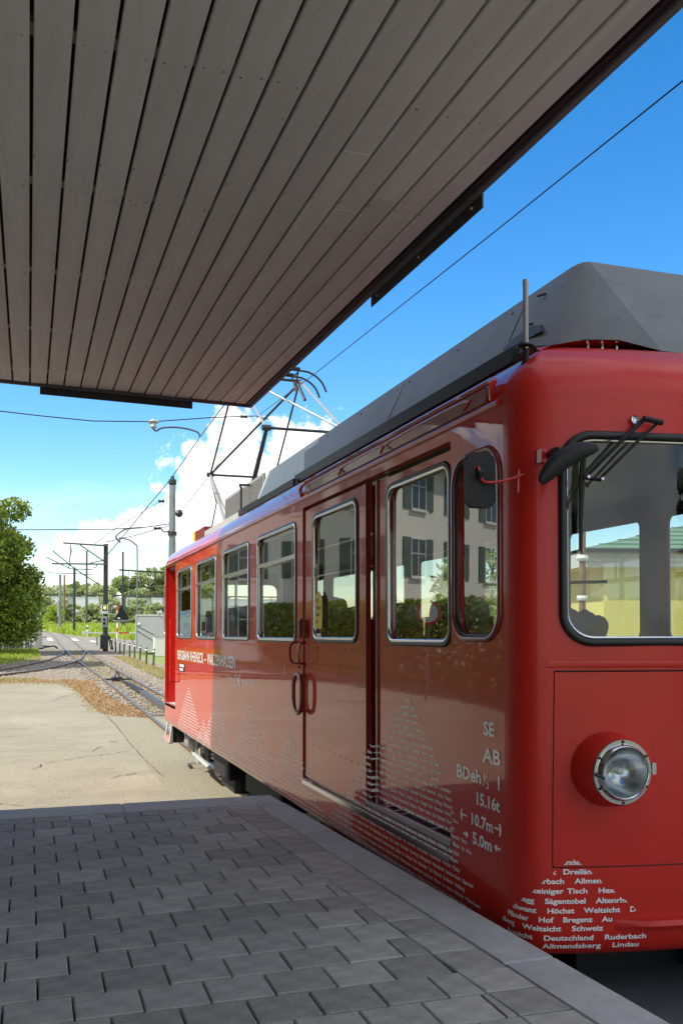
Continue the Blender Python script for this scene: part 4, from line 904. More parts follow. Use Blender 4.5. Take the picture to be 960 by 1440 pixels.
for y, rz in ((3.5, 0), (4.5, PI), (4.95, 0), (5.9, PI), (6.3, 0), (7.3, PI), (7.8, 0)):
    for x in (.42, TW-.42): seat(x, y, rz)
for x, y in ((.5, 2.95), (TW-.5, 2.95), (.5, 5.5), (.75, 8.7)):
    g = MB(); g.tube([(x, y, .84), (x, y, 2.66)], .017, 8); part('grab_pole', g, YEL if x < 0 else CHR, tram, smooth=True)
g = MB(); g.tube([(.5, 2.95, 2.5), (.5, 8.7, 2.5)], .014, 6); g.tube([(TW-.5, 2.95, 2.5), (TW-.5, 8.7, 2.5)], .014, 6); part('ceiling_rail', g, CHR, tram)
# driver's cab
g = MB(); g.prism([(.06, 1.20), (.20, 1.20), (.45, 1.5), (.45, 1.70), (-.03, 1.715), (-.03, 1.2)], .10, TW-.10, lambda a, b, h: (h, a if a > 0 else front_y(h)+.06, b)); part('dashboard', g, GSEAT, tram)
g = MB(); pts = [(.17, .18, 1.83), (.22, .2, 1.85), (.30, .25, 1.845), (.40, .3, 1.835), (.47, .34, 1.83), (.52, .37, 1.835), (.57, .4, 1.815)]
g.tube(smoothline(pts, 4), .0, 14)
N_ = len(smoothline(pts, 4)); g = MB(); g.tube(smoothline(pts, 4), [.005]+[.055+.012*math.sin(i*.9) for i in range(N_-2)]+[.005], 14); part('rolled_jacket', g, FLEECE, tram, smooth=True, angle=90)
g = MB(); g.tube([(x, y, z) for x, y, z in [(.49+.058*math.cos(a)*.25, .36+.05*math.cos(a)*.8, 1.83+.065*math.sin(a)) for a in [2*PI*i/14 for i in range(14)]]], .012, 4, closed=True); g.box(.475, .495, .30, .302, 1.70, 1.82); part('blue_strap', g, BLUES, tram)
g = MB(); g.tube(smoothline([(.57, .42, 1.84), (.60, .42, 1.82), (.625, .42, 1.77), (.63, .42, 1.70)], 4), .018, 8); part('curved_tube', g, CHR, tram, smooth=True)
g = MB(); g.box(.24, .36, .22, .28, 1.72, 1.78); part('switch_box', g, BLK, tram); g = MB(); g.lathe([(0, -.01), (.03, -.01), (.034, .01)], (.17, .10, 1.785), (-.3, -1, 0), 16); part('gauge', g, CHR, tram)
g = MB(); g.tube([(.655, .5, 1.68), (.67, .5, 1.80)], .012, 6); g.lathe([(0, -.03), (.025, -.02), (.025, .02), (0, .03)], (.67, .5, 1.82), (0, 0, 1), 10); part('brake_lever', g, BLK, tram, smooth=True)
g = MB(); g.tube([(.14, .7, 2.02), (1.0, .95, 2.06)], .009, 6); part('cab_rail', g, BLK, tram); g = MB(); g.tube([(.49, .8, 2.04), (.45, .8, 1.88)], .004, 5); part('cord', g, BLK, tram)
g = MB(); g.tube([(.60, 1.0, 1.75), (.9, .7, 1.74), (1.3, .5, 1.73)], .012, 6); part('dash_rail', g, BLK, tram)
# windscreen
g = MB(); pts = [(a, front_y(a)+.022, b) for a, b in rrect(.158, TW-.158, 1.773, 2.547, .10, 8)]
xs = [.158+(TW-.316)*k/24 for k in range(25)]
def zr(x, lo, hi, r=.10, a=.158, b=TW-.158):
    d = min(x-a, b-x); dz = 0 if d > r else r-math.sqrt(max(0, r*r-(r-d)**2)); return lo+dz, hi-dz
for x in xs: lo, hi = zr(x, 1.773, 2.547); g.v += [(x, front_y(x)+.022, lo), (x, front_y(x)+.022, hi)]
for k in range(24): g.f.append((2*k, 2*k+2, 2*k+3, 2*k+1))
wsc = part('windscreen', g, WGLS, tram, smooth=True)
def dense(pts, n): return [tuple(Vector(pts[i]).lerp(Vector(pts[(i+1) % len(pts)]), k/n)) for i in range(len(pts)) for k in range(n)]
pr = dense([(a, b, 0) for a, b in rrect(.150, TW-.150, 1.765, 2.555, .11, 8)], 3)
def onfront(p, off): return (p[0], front_y(p[0])-off, p[1])
g = MB(); g.tube([onfront(p, .004) for p in pr], .017, 8, closed=True); part('windscreen_seal', g, RUB, wsc, smooth=True, angle=90)
g = MB(); pr2 = dense([(a, b, 0) for a, b in rrect(.168, TW-.168, 1.783, 2.537, .10, 8)], 3); g.tube([onfront(p, -.002) for p in pr2], .0045, 5, closed=True); part('seal_insert', g, CHR, wsc)
# front details
g = MB(); xx_ = [.06+(.0)+(TW-.12)*k/30 for k in range(31)]
def strip_front(x0, x1, z0, z1, out_, n=24):
    g = MB()
    for k in range(n+1):
        x = x0+(x1-x0)*k/n; y = front_y(x) if .1 <= x <= TW-.1 else front_y(.1)
        o_ = out_*min(1, k/2., (n-k)/2.)
        for yy_, zz in ((y+.003, z0), (y-o_*.7, z0+.003), (y-o_, (z0+z1)/2), (y-o_*.7, z1-.003), (y+.003, z1)): g.v.append((x, yy_, zz))
    for k in range(n):
        for i in range(4): g.f.append((k*5+i, k*5+i+1, (k+1)*5+i+1, (k+1)*5+i))
    return g
part('belt_moulding', strip_front(.09, TW-.09, 1.668, 1.700, .010), REDF, tram, smooth=True)
part('bumper_strip', strip_front(.335, TW-.335, .676, .716, .045), REDF, tram, smooth=True)
def seam(pts, r=.0022): g = MB(); g.tube([(x, front_y(x)-.0008, z) for x, z in pts], r, 4); part('panel_seam', g, BLK, tram)
seam([(.118, 1.655), (.115, 1.5), (.110, 1.2), (.108, .93)]); seam([(.108+(TW-.216)*k/20, .915) for k in range(21)]); seam([(.118+(TW-.236)*k/20, 1.655) for k in range(21)], .003)
seam([(.108, .93), (.109, .921), (.116, .915)])
def headlight(xc, side_=1):
    y0 = front_y(xc); c = Vector((xc, y0, 1.285))
    ax_ = Vector((-.05*side_, -1, 0)).normalized()
    g = MB(); g.lathe([(.145, -.03), (.141, .015), (.135, .05), (.129, .076), (.122, .089)], c, ax_, 40); h_ = part('headlight', g, REDF, tram, smooth=True, angle=60)
    g = MB(); g.lathe([(.104, .086), (.121, .086), (.122, .094), (.119, .099), (.106, .099), (.104, .104), (.102, .114), (.096, .120), (.091, .117), (.089, .108)], c, ax_, 48); part('ring', g, CHR, h_, smooth=True, angle=50)
    g = MB(); g.lathe([(.089, .108), (.078, .117), (.05, .127), (.02, .132), (0, .133)], c, ax_, 32); part('lens', g, LENS, h_, smooth=True, angle=90)
    g = MB(); g.lathe([(.094, .105), (.080, .07), (.05, .04), (.02, .03), (0, .03)], c, ax_, 32); part('reflector', g, CHR, h_, smooth=True, angle=90)
    g = MB(); g.lathe([(0, .045), (.012, .05), (.014, .06), (.012, .085), (0, .09)], c, ax_, 10); part('bulb', g, WPL, h_, smooth=True)
    u = ax_.cross(Vector((0, 0, 1))).normalized()
    for k in range(6):
        a = math.radians(90+60*k); q = c+(u*math.cos(a)+Vector((0, 0, 1))*math.sin(a))*.1125; g = MB(); g.lathe([(.0055, .098), (.0055, .102), (.0, .1035)], q, ax_, 8); part('ring_screw', g, BLK, h_)
    q = c+u*(-.13)*(-1 if u.x < 0 else 1)*-1
    g = MB(); qx = c.x+.122; g.box(qx-.006, qx+.012, c.y-.108, c.y-.085, 1.272, 1.315); part('ring_latch', g, CHR, h_)
    g = MB(); g.tube([(c.x-.126, c.y-.10, 1.285), (c.x-.105, c.y-.112, 1.276), (c.x-.096, c.y-.118, 1.268)], .006, 5); part('ring_hinge', g, DSTEEL, h_)
headlight(.318); headlight(TW-.318, -1)
# mirrors
mr_ = MB(); mr_.prism(rrect(-.193, -.072, 2.28, 2.492, .035), .10, .128, lambda a, b, h: (a, h, b))
m_o = part('side_mirror', mr_, BLK, tram, smooth=True, angle=40)
g = MB(); g.tube(smoothline([(.03, .06, 2.41), (-.04, .07, 2.385), (-.11, .085, 2.375), (-.135, .09, 2.385), (-.142, .092, 2.41), (-.150, .094, 2.435)], 4), .0055, 6); g.tube([(.02, .075, 2.43), (.015, .075, 2.34)], .005, 6); part('mirror_arm', g, RED, m_o, smooth=True)
g = MB(); g.lathe([(0, -.03), (.012, -.02), (.012, .02), (0, .03)], (-.145, .088, 2.405), (0, 1, 0), 10); g.box(-.155, -.13, .08, .1, 2.395, 2.42); part('mirror_clamp', g, DSTEEL, m_o)
cM = Vector((.055, -.19, 2.43))
g = MB(); n_u = 16; n_v = 6
dirv = Vector((.135, -.02, .085)).normalized(); 
for i in range(n_u+1):
    t = i/n_u*2-1; r_ = .038*math.sqrt(max(0, 1-t*t*.80)); 
    for k in range(10): a = 2*PI*k/10; perp = Vector((-.085, 0, .135)).normalized(); g.v.append(tuple(cM+dirv*(t*.125)+perp*(r_*math.cos(a)-.025*t*t)+Vector((0, 1, 0))*(r_*.6*math.sin(a))))
for i in range(n_u):
    for k in range(10): l = (k+1) % 10; g.f.append((i*10+k, i*10+l, (i+1)*10+l, (i+1)*10+k))
g.f.append(tuple(range(10))); g.f.append(tuple(n_u*10+k for k in range(10)))
fm = part('front_mirror', g, BLK, tram, smooth=True, angle=60)
g = MB(); g.tube([(.095, -.01, 2.475), (.07, -.08, 2.475), (.045, -.15, 2.46)], [.012, .012, .016], 8); g.lathe([(0, -.02), (.02, -.015), (.02, .015), (0, .02)], (.05, -.16, 2.455), (1, 0, 0), 10); part('mirror_arm', g, BLK, fm, smooth=True)
g = MB(); g.box(.055, .075, -.025, .02, 2.445, 2.495); part('mirror_bracket', g, RED, fm)
for z in (2.455, 2.485): g = MB(); g.lathe([(0, -.006), (.005, -.004), (.005, .0)], (.063, -.028, z), (0, -1, 0), 8); part('bracket_bolt', g, CHR, fm)
# wiper
wpv = Vector((.44, front_y(.44)-.03, 2.61))
wip = part('wiper', MB().tube([wpv, (.36, front_y(.36)-.05, 2.54), (.213, front_y(.17)-.05, 2.385)], [.010, .008, .007], 6), BLK, tram, smooth=True)
part('wiper_link', MB().tube([(.505, front_y(.5)-.03, 2.605), (.40, front_y(.4)-.055, 2.52), (.263, front_y(.22)-.055, 2.378)], .006, 6), BLK, wip, smooth=True)
part('wiper_link', MB().tube([(.43, front_y(.44)-.05, 2.612), (.51, front_y(.5)-.045, 2.60)], .011, 6), BLK, wip, smooth=True)
part('wiper_link', MB().tube([(.205, front_y(.17)-.055, 2.385), (.27, front_y(.22)-.055, 2.378)], .008, 6), BLK, wip)
g = MB(); g.lathe([(.0, -.008), (.014, -.006), (.016, .005)], (.42, front_y(.42)-.012, 2.615), (0, -1, 0), 14); part('wiper_pivot', g, CHR, wip)
for p in ((.213, 2.386), (.265, 2.379)): g = MB(); g.lathe([(0, -.004), (.007, -.003), (.008, .003)], (p[0], front_y(p[0])-.067, p[1]), (0, -1, 0), 10); part('wiper_rivet', g, CHR, wip)
part('wiper_blade', MB().tube([(.214, front_y(.2)-.035, 2.50), (.208, front_y(.2)-.03, 2.37), (.204, front_y(.2)-.022, 2.11)], [.010, .012, .005], 6), BLK, wip)
part('wiper_rubber', MB().tube([(.224, front_y(.2)-.02, 2.47), (.220, front_y(.2)-.02, 2.31), (.212, front_y(.2)-.018, 2.10)], .004, 5), RUB, wip)
part('wiper_hose', MB().tube(smoothline([(.20, front_y(.2)-.02, 2.36), (.175, front_y(.17)-.01, 2.31), (.168, front_y(.17)-.0, 2.27)], 4), .003, 5), BLK, wip)
# roof equipment
ro = MB(); zb0 = 3.005
# long grey hood: lower outline and upper outline
hl = [(.36, 4.23, 3.10), (.36, 1.2, 3.105), (.36, .62, 3.10), (.36, .36, 3.03), (.44, .27, 3.035), (.55, .19, 3.02), (.70, .11, 2.965)]
ht = [(.52, 4.76, 3.435), (.52, 1.2, 3.437), (.522, .50, 3.437), (.528, .465, 3.437), (.535, .445, 3.437), (.545, .43, 3.437), (.56, .42, 3.437)]
low = hl+[(TW-a, b, c) for a, b, c in hl[::-1]]; top = ht+[(TW-a, b, c) for a, b, c in ht[::-1]]
n_ = len(low); ro.v = [Vector(a).lerp(Vector(b), t)+Vector((0, 0, o)) for t, o in ((0, 0), (.5, .0), (.93, .006), (1, 0)) for a, b in zip(low, top)]
inn = [Vector(b).lerp(Vector((XC, max(.75, min(4.4, b[1])), 3.47)), .12) for b in top]; ro.v += inn
ro.v = [tuple(v) for v in ro.v]
for r in range(4):
    for i in range(n_-1): ro.f.append((r*n_+i, r*n_+i+1, (r+1)*n_+i+1, (r+1)*n_+i))
    ro.f.append((r*n_+n_-1, r*n_, (r+1)*n_, (r+1)*n_+n_-1))
ro.f.append(tuple(4*n_+i for i in range(n_)))
hood = part('roof_hood', ro, GREYB, tram, smooth=True, angle=16)
g = MB(); g.box(.30, .345, .65, 4.3, 3.03, 3.10); g.tube([(.32, .6, 3.06), (.32, .34, 3.0)], .012, 5); part('hood_rail', g, BLK, hood)
g = MB(); g.prism([(.50, 3.135), (.86, 3.145), (.88, 3.17), (.80, 3.20), (.66, 3.205), (.55, 3.18)], 0, .01, lambda a, b, h: (.36+(b-3.10)*.475-.006+h, a, b)); part('hood_opening', g, BLK, hood)
g = MB(); g.box(.46, TW-.46, .50, 4.2, 2.90, 3.09); part('hood_base', g, BLK, hood)
for y, z, x in ((.66, 3.36, .484), (.66, 3.215, .415)): g = MB(); g.tube([(x-.01, y-.02, z), (x-.022, y+.03, z+.006)], .006, 5); part('hood_clip', g, DSTEEL, hood)
def hs_(y, z): t = (z-3.10)/.337; return (.36+.16*t-.002, y, z)
for y in (.86, 2.4): g = MB(); g.tube([hs_(y, 3.2 if y < 1 else 3.12), hs_(y, 3.40)], .0022, 4); part('hood_seam', g, BLK, hood)
for y in (.98, 1.6, 2.3, 2.5, 3.2, 4.0):
    for z in (3.14, 3.38): g = MB(); g.lathe([(0, -.004), (.007, -.003), (.008, .002)], hs_(y, z), (-1, 0, .4), 8); part('hood_rivet', g, DSTEEL, hood)
for k in range(4): g = MB(); g.lathe([(0, -.01), (.008, -.005), (.008, .02)], (.42+k*.07, .22, 2.985), (0, 0, 1), 8); part('base_bolt', g, CHR, hood)
# lighter sheet box behind, louvre screen, frame
def taper(x0, x1, y0, y1, z0, z1, dx=.0, bev=.02):
    g = MB(); v = [(x0, y0, z0), (x1, y0, z0), (x1, y1, z0), (x0, y1, z0), (x0+dx, y0, z1), (x1-dx, y0, z1), (x1-dx, y1, z1), (x0+dx, y1, z1)]
    return g.add(v, [(0, 3, 2, 1), (4, 5, 6, 7), (0, 1, 5, 4), (1, 2, 6, 5), (2, 3, 7, 6), (3, 0, 4, 7)])
part('resistor_box', taper(.37, TW-.37, 4.26, 6.05, 3.06, 3.43, .14), LGREY, tram)
g = MB(); g.box(.28, TW-.28, 4.2, 8.35, 2.955, 3.06); part('roof_deck', g, LGREY, tram)
g = MB(); g.box(.26, .30, 4.2, 6.3, 3.0, 3.06); part('deck_rail', g, BLK, tram)
lv = part('louvre_screen', MB().box(.49, .51, 6.15, 6.19, 3.06, 3.42).box(.49, .51, 8.1, 8.14, 3.06, 3.42).box(.49, .51, 6.15, 8.14, 3.415, 3.44).box(.49, .51, 7.1, 7.14, 3.06, 3.42), ALU, tram)
for k in range(18): g = MB(); z = 3.08+k*.019; g.box(.485, .515, 6.19, 8.1, z, z+.007); part('slat', g, ALU, lv)
part('roof_frame', MB().tube(smoothline([(.39, 6.75, 3.05), (.39, 6.75, 3.36), (.42, 6.75, 3.40), (1.0, 6.75, 3.40), (TW-.42, 6.75, 3.40), (TW-.39, 6.75, 3.36), (TW-.39, 6.75, 3.05)], 3), .014, 6), DSTEEL, tram, smooth=True)
part('horn_box', MB().box(.35, .60, 8.75, 9.55, 2.95, 3.17), DRED, tram); part('yellow_end', MB().box(.345, .36, 9.45, 9.62, 2.97, 3.18), YEL, tram)
part('roof_cable', MB().tube(smoothline([(.3, 8.5, 2.98), (.3, 9.2, 2.97), (.34, 9.6, 3.0), (.5, 9.7, 3.06)], 3), .02, 6), BLK, tram)
g = MB(); g.lathe([(.03, 0), (.03, .05), (.0, .06)], (.35, 9.65, 2.96), (0, 0, 1), 10); part('roof_vent', g, DRED, tram)
# antenna
ant = part('antenna', MB().lathe([(.0, .26), (.011, .258), (.012, .24), (.0105, .235), (.0105, .03), (.012, 0)], (.085, .14, 2.94), (0, 0, 1), 12), ALU, tram, smooth=True)
part('antenna_base', MB().lathe([(.016, 0), (.03, -.005), (.034, -.012), (.014, -.02), (.012, -.06), (.02, -.085)], (.085, .14, 2.945), (0, 0, 1), 12), BLK, ant, smooth=True)
part('antenna_bolt', MB().lathe([(0, -.012), (.009, -.01), (.009, .01)], (.085, .118, 2.925), (0, -1, 0), 8), CHR, ant)
# pantograph (double diamond)
pan = bpy.data.objects.new('pantograph', None); C.objects.link(pan); pan.parent = tram
XL, XR = .55, 1.44
def prod(name, pts, r, m=STEEL, n=6, sm_=True): return part(name, MB().tube(pts, r, n), m, pan, smooth=sm_)
part('base_frame', MB().box(XL-.02, XL+.02, 6.9, 8.8, 3.14, 3.18).box(XR-.02, XR+.02, 6.9, 8.8, 3.14, 3.18).box(XL, XR, 6.9, 6.94, 3.14, 3.18).box(XL, XR, 8.76, 8.8, 3.14, 3.18), STEEL, pan)
for x in (XL, XR):
    for y in (7.0, 8.7): part('base_insulator', MB().lathe([(.04, 0), (.06, .02), (.035, .04), (.06, .06), (.035, .08), (.05, .1)], (x, y, 3.0), (0, 0, 1), 12), DRED, pan)
    prod('lower_arm', [(x, 7.35, 3.14), (x, 6.28, 3.93)], [.020, .015], DSTEEL); prod('lower_arm', [(x+.05, 7.45, 3.14), (x+.01, 6.30, 3.90)], .014, DSTEEL)
    prod('lower_arm', [(x, 8.35, 3.14), (x, 9.43, 3.95)], [.028, .02], ALU); prod('lower_arm', [(x+.07, 8.35, 3.14), (x+.01, 9.40, 3.92)], .016, ALU)
    prod('upper_arm', [(x, 6.28, 3.93), (x+(XC-x)*.1, 8.0, 4.93)], .013, ALU); prod('upper_arm', [(x, 9.43, 3.95), (x+(XC-x)*.1, 8.0, 4.93)], .013, DSTEEL)
    part('knee_joint', MB().lathe([(0, -.05), (.032, -.045), (.032, .045), (0, .05)], (x, 9.43, 3.95), (1, 0, 0), 10), DSTEEL, pan); part('knee_joint', MB().lathe([(0, -.05), (.032, -.045), (.032, .045), (0, .05)], (x, 6.28, 3.93), (1, 0, 0), 10), DSTEEL, pan)
prod('cross_brace', [(XL, 9.43, 3.95), (XR-.05, 8.02, 4.90)], .015, DSTEEL); prod('cross_brace', [(XL+.1, 8.0, 4.92), (XR, 6.28, 3.95)], .013, ALU)
prod('knee_shaft', [(XL, 9.43, 3.95), (XR, 9.43, 3.95)], .016, DSTEEL); prod('knee_shaft', [(XL, 6.28, 3.93), (XR, 6.28, 3.93)], .016, DSTEEL)
prod('damper', [(XL, 9.42, 3.9), (XL+.06, 9.3, 3.55), (XL+.0, 9.35, 3.2), (XL-.05, 9.2, 3.0)], .010, DSTEEL)
prod('spring', [(XR-.06, 7.7, 4.62), (XR-.1, 7.9, 4.88)], .02, DSTEEL)
prod('head_shaft', [(XL+.05, 8.0, 4.93), (XR-.02, 8.0, 4.93)], .018, DSTEEL)
for dy in (-.14, .14):
    P = smoothline([(XL-.26, 8+dy, 4.78), (XL-.2, 8+dy, 4.90), (XL-.08, 8+dy, 4.99), (XL+.1, 8+dy, 5.02), (XR-.1, 8+dy, 5.02), (XR+.08, 8+dy, 4.99), (XR+.2, 8+dy, 4.90), (XR+.26, 8+dy, 4.78)], 4)
    prod('contact_horn', P, .013, DSTEEL, 8); part('carbon_strip', MB().box(XL+.08, XR-.08, 8+dy-.018, 8+dy+.018, 5.03, 5.055), BLK, pan)
for x in (XL+.1, XR-.1): prod('head_link', [(x, 8.0, 4.80), (x, 8.0, 4.93)], .02, STEEL); prod('head_link', [(x, 7.86, 5.0), (x, 8.14, 5.0)], .012, DSTEEL); prod('head_link', [(x, 7.86, 5.0), (x, 8, 4.85), (x, 8.14, 5.0)], .01, DSTEEL)
# underframe
und = part('underframe', MB().box(.40, TW-.40, .3, TL-.45, .34, .60), UND, tram)
part('end_plate', MB().box(.10, TW-.10, TL-.30, TL-.27, .30, .60), UND, tram); part('end_plate_edge', MB().box(.08, .11, TL-.31, TL-.26, .28, .62), LGREY, tram)
for yc in (3.3, 8.3):
    for x in (.50, 1.58):
        part('wheel', MB().lathe([(0, -.06), (.30, -.06), (.31, -.05), (.345, -.045), (.345, -.02), (.31, -.015), (.305, .07), (.26, .075), (.24, .03), (.10, .03), (.09, .10), (0, .10)], (x, yc, .335), (-1 if x < 1 else 1, 0, 0), 32), STEEL, tram, smooth=True)
    part('axle', MB().tube([(.5, yc, .335), (1.58, yc, .335)], .06, 10), UND, tram)
    part('axle_box', MB().bbox(.30, .44, yc-.13, yc+.13, .24, .46, .02), UND, tram)
    part('leaf_spring', MB().prism([(yc-.42, .50), (yc, .60), (yc+.42, .50), (yc+.3, .47), (yc, .52), (yc-.3, .47)], .32, .40, lambda a, b, h: (h, a, b)), STEEL, tram)
    for dy in (-.32, .32):
        for k in range(5): part('coil_spring', MB().lathe([(.055, .30+k*.045), (.068, .315+k*.045), (.055, .33+k*.045)], (.36, yc+dy, 0), (0, 0, 1), 12), ALU, tram)
part('sand_pipe', MB().tube(smoothline([(.2, 9.4, .56), (.22, 9.3, .40), (.28, 9.2, .28), (.34, 9.1, .10)], 4), .02, 6), LGREY, tram, smooth=True)
part('brake_cylinder', MB().lathe([(0, -.16), (.09, -.15), (.10, 0), (.09, .15), (0, .16)], (.24, 8.95, .40), (0, 1, 0), 14), ALU, tram, smooth=True)
part('brake_rod', MB().tube([(.22, 9.2, .42), (.24, 8.8, .26), (.28, 8.0, .20)], .03, 6), LGREY, tram, smooth=True)
part('brake_block', MB().bbox(.30, .42, 8.66, 8.76, .20, .50, .02), STEEL, tram); part('brake_hanger', MB().tube([(.26, 8.72, .55), (.25, 8.74, .25), (.3, 8.6, .2)], .018, 6), LGREY, tram); part('air_pipe', MB().tube([(.20, 9.4, .50), (.20, 7.2, .48), (.22, 6.2, .50)], .012, 6), ALU, tram); part('equipment_box', MB().bbox(.16, .55, 6.3, 7.1, .30, .56, .02), UND, tram); part('equipment_box', MB().bbox(.18, .5, 4.3, 5.6, .32, .56, .02), UND, tram); part('gear_case', MB().bbox(.26, .6, 6.4, 7.2, .14, .5, .05), UND, tram)
stp = part('rear_stirrup', MB().tube([(.03, 9.72, .60), (.0, 9.74, .40), (.0, 9.36, .36), (.03, 9.36, .60)], .014, 6), WPL, tram, smooth=True)
part('stirrup_tread', MB().tube([(.0, 9.74, .40), (.0, 9.36, .36)], .022, 6), mat('faded_pink_paint', (.62, .22, .20), .6), stp, smooth=True)
part('step_board', MB().box(-.0, .12, .9, 2.6, .545, .565), DRED, tram)
part('coupler', MB().box(.9, 1.16, -.25, .4, .36, .5).lathe([(0, -.02), (.12, -.02), (.13, .02), (0, .03)], (XC, -.27, .43), (0, -1, 0), 18), DSTEEL, tram)
part('coupler', MB().box(.9, 1.16, TL-.2, TL+.3, .36, .5).lathe([(0, -.02), (.12, -.02), (.13, .02), (0, .03)], (XC, TL+.32, .43), (0, 1, 0), 18), DSTEEL, tram)

# ---- lettering
def textmesh(s_, size, align='LEFT', sx=1.0, bold=.0, res=2):
    cu = bpy.data.curves.new('t', 'FONT'); cu.body = s_; cu.size = size; cu.align_x = align; cu.resolution_u = res; cu.fill_mode = 'FRONT'; cu.offset = bold; cu.space_word = 1.3
    o = bpy.data.objects.new('t', cu); C.objects.link(o); bpy.context.view_layer.update()
    dg = bpy.context.evaluated_depsgraph_get(); me = bpy.data.meshes.new_from_object(o.evaluated_get(dg)); bpy.data.objects.remove(o); bpy.data.curves.remove(cu)
    b = bmesh.new(); b.from_mesh(me); bpy.data.meshes.remove(me)
    for v in b.verts: v.co.x *= sx
    return b
def side_x(y, z):
    if z < .68:
        for (i0, z0), (i1, z1) in zip(body_rows, body_rows[1:]):
            if z0 <= z <= z1: return i0+(i1-i0)*(z-z0)/(z1-z0)
    if 1.785 < y < 3.01 and z > .83: return .012
    if .66 < y < 1.665 and z > .90: return .040
    return 0
def bm_out(b, fn, name, m, parent=tram, cutsv=()):
    for co, no in cutsv:
        bmesh.ops.bisect_plane(b, geom=b.verts[:]+b.edges[:]+b.faces[:], plane_co=co, plane_no=no, clear_outer=True)
    for v in b.verts: v.co = Vector(fn(v.co.x, v.co.y))
    return b
def merge(lst, name, m, parent=tram):
    out_ = bmesh.new()
    for b in lst:
        me = bpy.data.meshes.new('x'); b.to_mesh(me); b.free(); out_.from_mesh(me); bpy.data.meshes.remove(me)
    me = bpy.data.meshes.new(name); out_.to_mesh(me); out_.free(); me.materials.append(m); o = bpy.data.objects.new(name, me); C.objects.link(o); o.parent = parent; return o
def sidefn(y0, z0): return lambda u, v: (side_x(y0-u, z0+v)-.0025, y0-u, z0+v)
words = ['Sägentobel', 'Weitsicht', 'Deutschland', 'Ruderbach', 'Pfänder', 'Hof', 'Bregenz', 'Au', 'Allmendsberg', 'Lindau', 'Steiniger Tisch', 'Altenrhein', 'Höchst', 'Schweiz', 'Thal', 'Rheineck', 'Walzenhausen', 'Österreich', 'Rorschacherberg', 'Aussicht', 'Dreiländer', 'Buechberg', 'St.Margrethen', 'Meldegg', 'Wienacht', 'Heldsberg', 'Alter Rhein', 'Hexenkirchli', 'Fussacher Bucht']
def mountain(name, apex, bl, br, m, size=.024, pitch=.0345, label=None):
    # apex (y, z); bl = (y, z) left foot; br = (y, z) right foot (right = towards the front)
    ay, az_ = apex; L_ = []; z = az_-pitch; zmin = .60
    while z > zmin-.004:
        yl = ay+(bl[0]-ay)*(az_-z-.012)/(az_-bl[1]); yr = ay-(ay-br[0])*(az_-z-.012)/(az_-br[1])
        wdt = yl-yr
        if wdt > .03:
            s_ = ''; tgt = (wdt+.5)/.0135
            k = random.randrange(len(words))
            while len(s_) < tgt: s_ += words[k % len(words)]+'  '; k += random.choice((1, 3, 5))
            b = textmesh(s_, size, 'LEFT', .98, .0006, 1 if yl > 3.1 else 2); xoff = random.uniform(.0, .25)
            bmesh.ops.translate(b, verts=b.verts, vec=(-xoff, 0, 0))
            # clip to the two slanted flanks
            kl = (bl[0]-ay)/(az_-bl[1]); kr = (ay-br[0])/(az_-br[1])
            bmesh.ops.bisect_plane(b, geom=b.verts[:]+b.edges[:]+b.faces[:], plane_co=(yl-(ay+kl*(az_-z)), 0, 0), plane_no=(-1, -kl*1.0, 0), clear_outer=True)
            bmesh.ops.bisect_plane(b, geom=b.verts[:]+b.edges[:]+b.faces[:], plane_co=(yl-(ay-kr*(az_-z)), 0, 0), plane_no=(1, -kr*-1.0, 0), clear_outer=True)
            f = sidefn(yl, z)
            for v in b.verts: v.co = Vector(f(v.co.x, v.co.y))
            L_.append(b)
        z -= pitch
    return merge(L_, name, m)
mountain('lettering', (7.79, 1.19), (8.80, .55), (6.60, .55), WHT)
mountain('lettering', (6.80, .90), (7.25, .60), (6.45, .68), WHT)
mountain('lettering', (6.09, 1.165), (6.75, .72), (4.95, .55), WHT)
mountain('lettering', (4.61, 1.21), (5.50, .62), (3.55, .58), WHTD)
mountain('lettering', (3.36, 1.12), (3.62, .90), (2.35, .58), WHTD)
mountain('lettering', (1.235, 1.49), (2.55, .56), (.06, .56), WHTD)
def sideline(s_, y0, z0, size, m, sx=1., bold=.0, name='lettering', width=None, align='LEFT'):
    b = textmesh(s_, size, 'LEFT', 1, bold)
    xm = max(v.co.x for v in b.verts); k = sx if width is None else width/xm
    for v in b.verts: v.co.x *= k
    xm *= k
    f = sidefn(y0+(0 if align == 'LEFT' else xm), z0)
    for v in b.verts: v.co = Vector(f(v.co.x, v.co.y))
    return merge([b], name, m)
sideline('BERGBAHN RHEINECK – WALZENHAUSEN', 8.66, 1.482, .155, WHT, width=3.46, bold=.003)
sideline('Ein Betrieb der', 5.62, 1.372, .055, WHTD, width=.42); sideline('AB', 5.16, 1.362, .075, WHTD, width=.12, bold=.002); sideline('Appenzeller Bahnen', 4.99, 1.372, .055, WHTD, width=.55)
for sgn in (1, -1):
    yc = 5.10+sgn*.10
    part('logo_bracket', MB().box(-.003, .0, yc-.008, yc+.008, 1.335, 1.435).box(-.003, .0, min(yc, yc-sgn*.05), max(yc, yc-sgn*.05), 1.425, 1.435).box(-.003, .0, min(yc, yc-sgn*.05), max(yc, yc-sgn*.05), 1.335, 1.345), WHTD, tram)
part('number_badge', MB().box(-.004, .0, 8.10, 8.48, 1.335, 1.435), BLK, tram); part('badge_field', MB().box(-.006, -.0041, 8.14, 8.46, 1.392, 1.425).box(-.006, -.0041, 8.20, 8.46, 1.348, 1.375), WPL, tram)
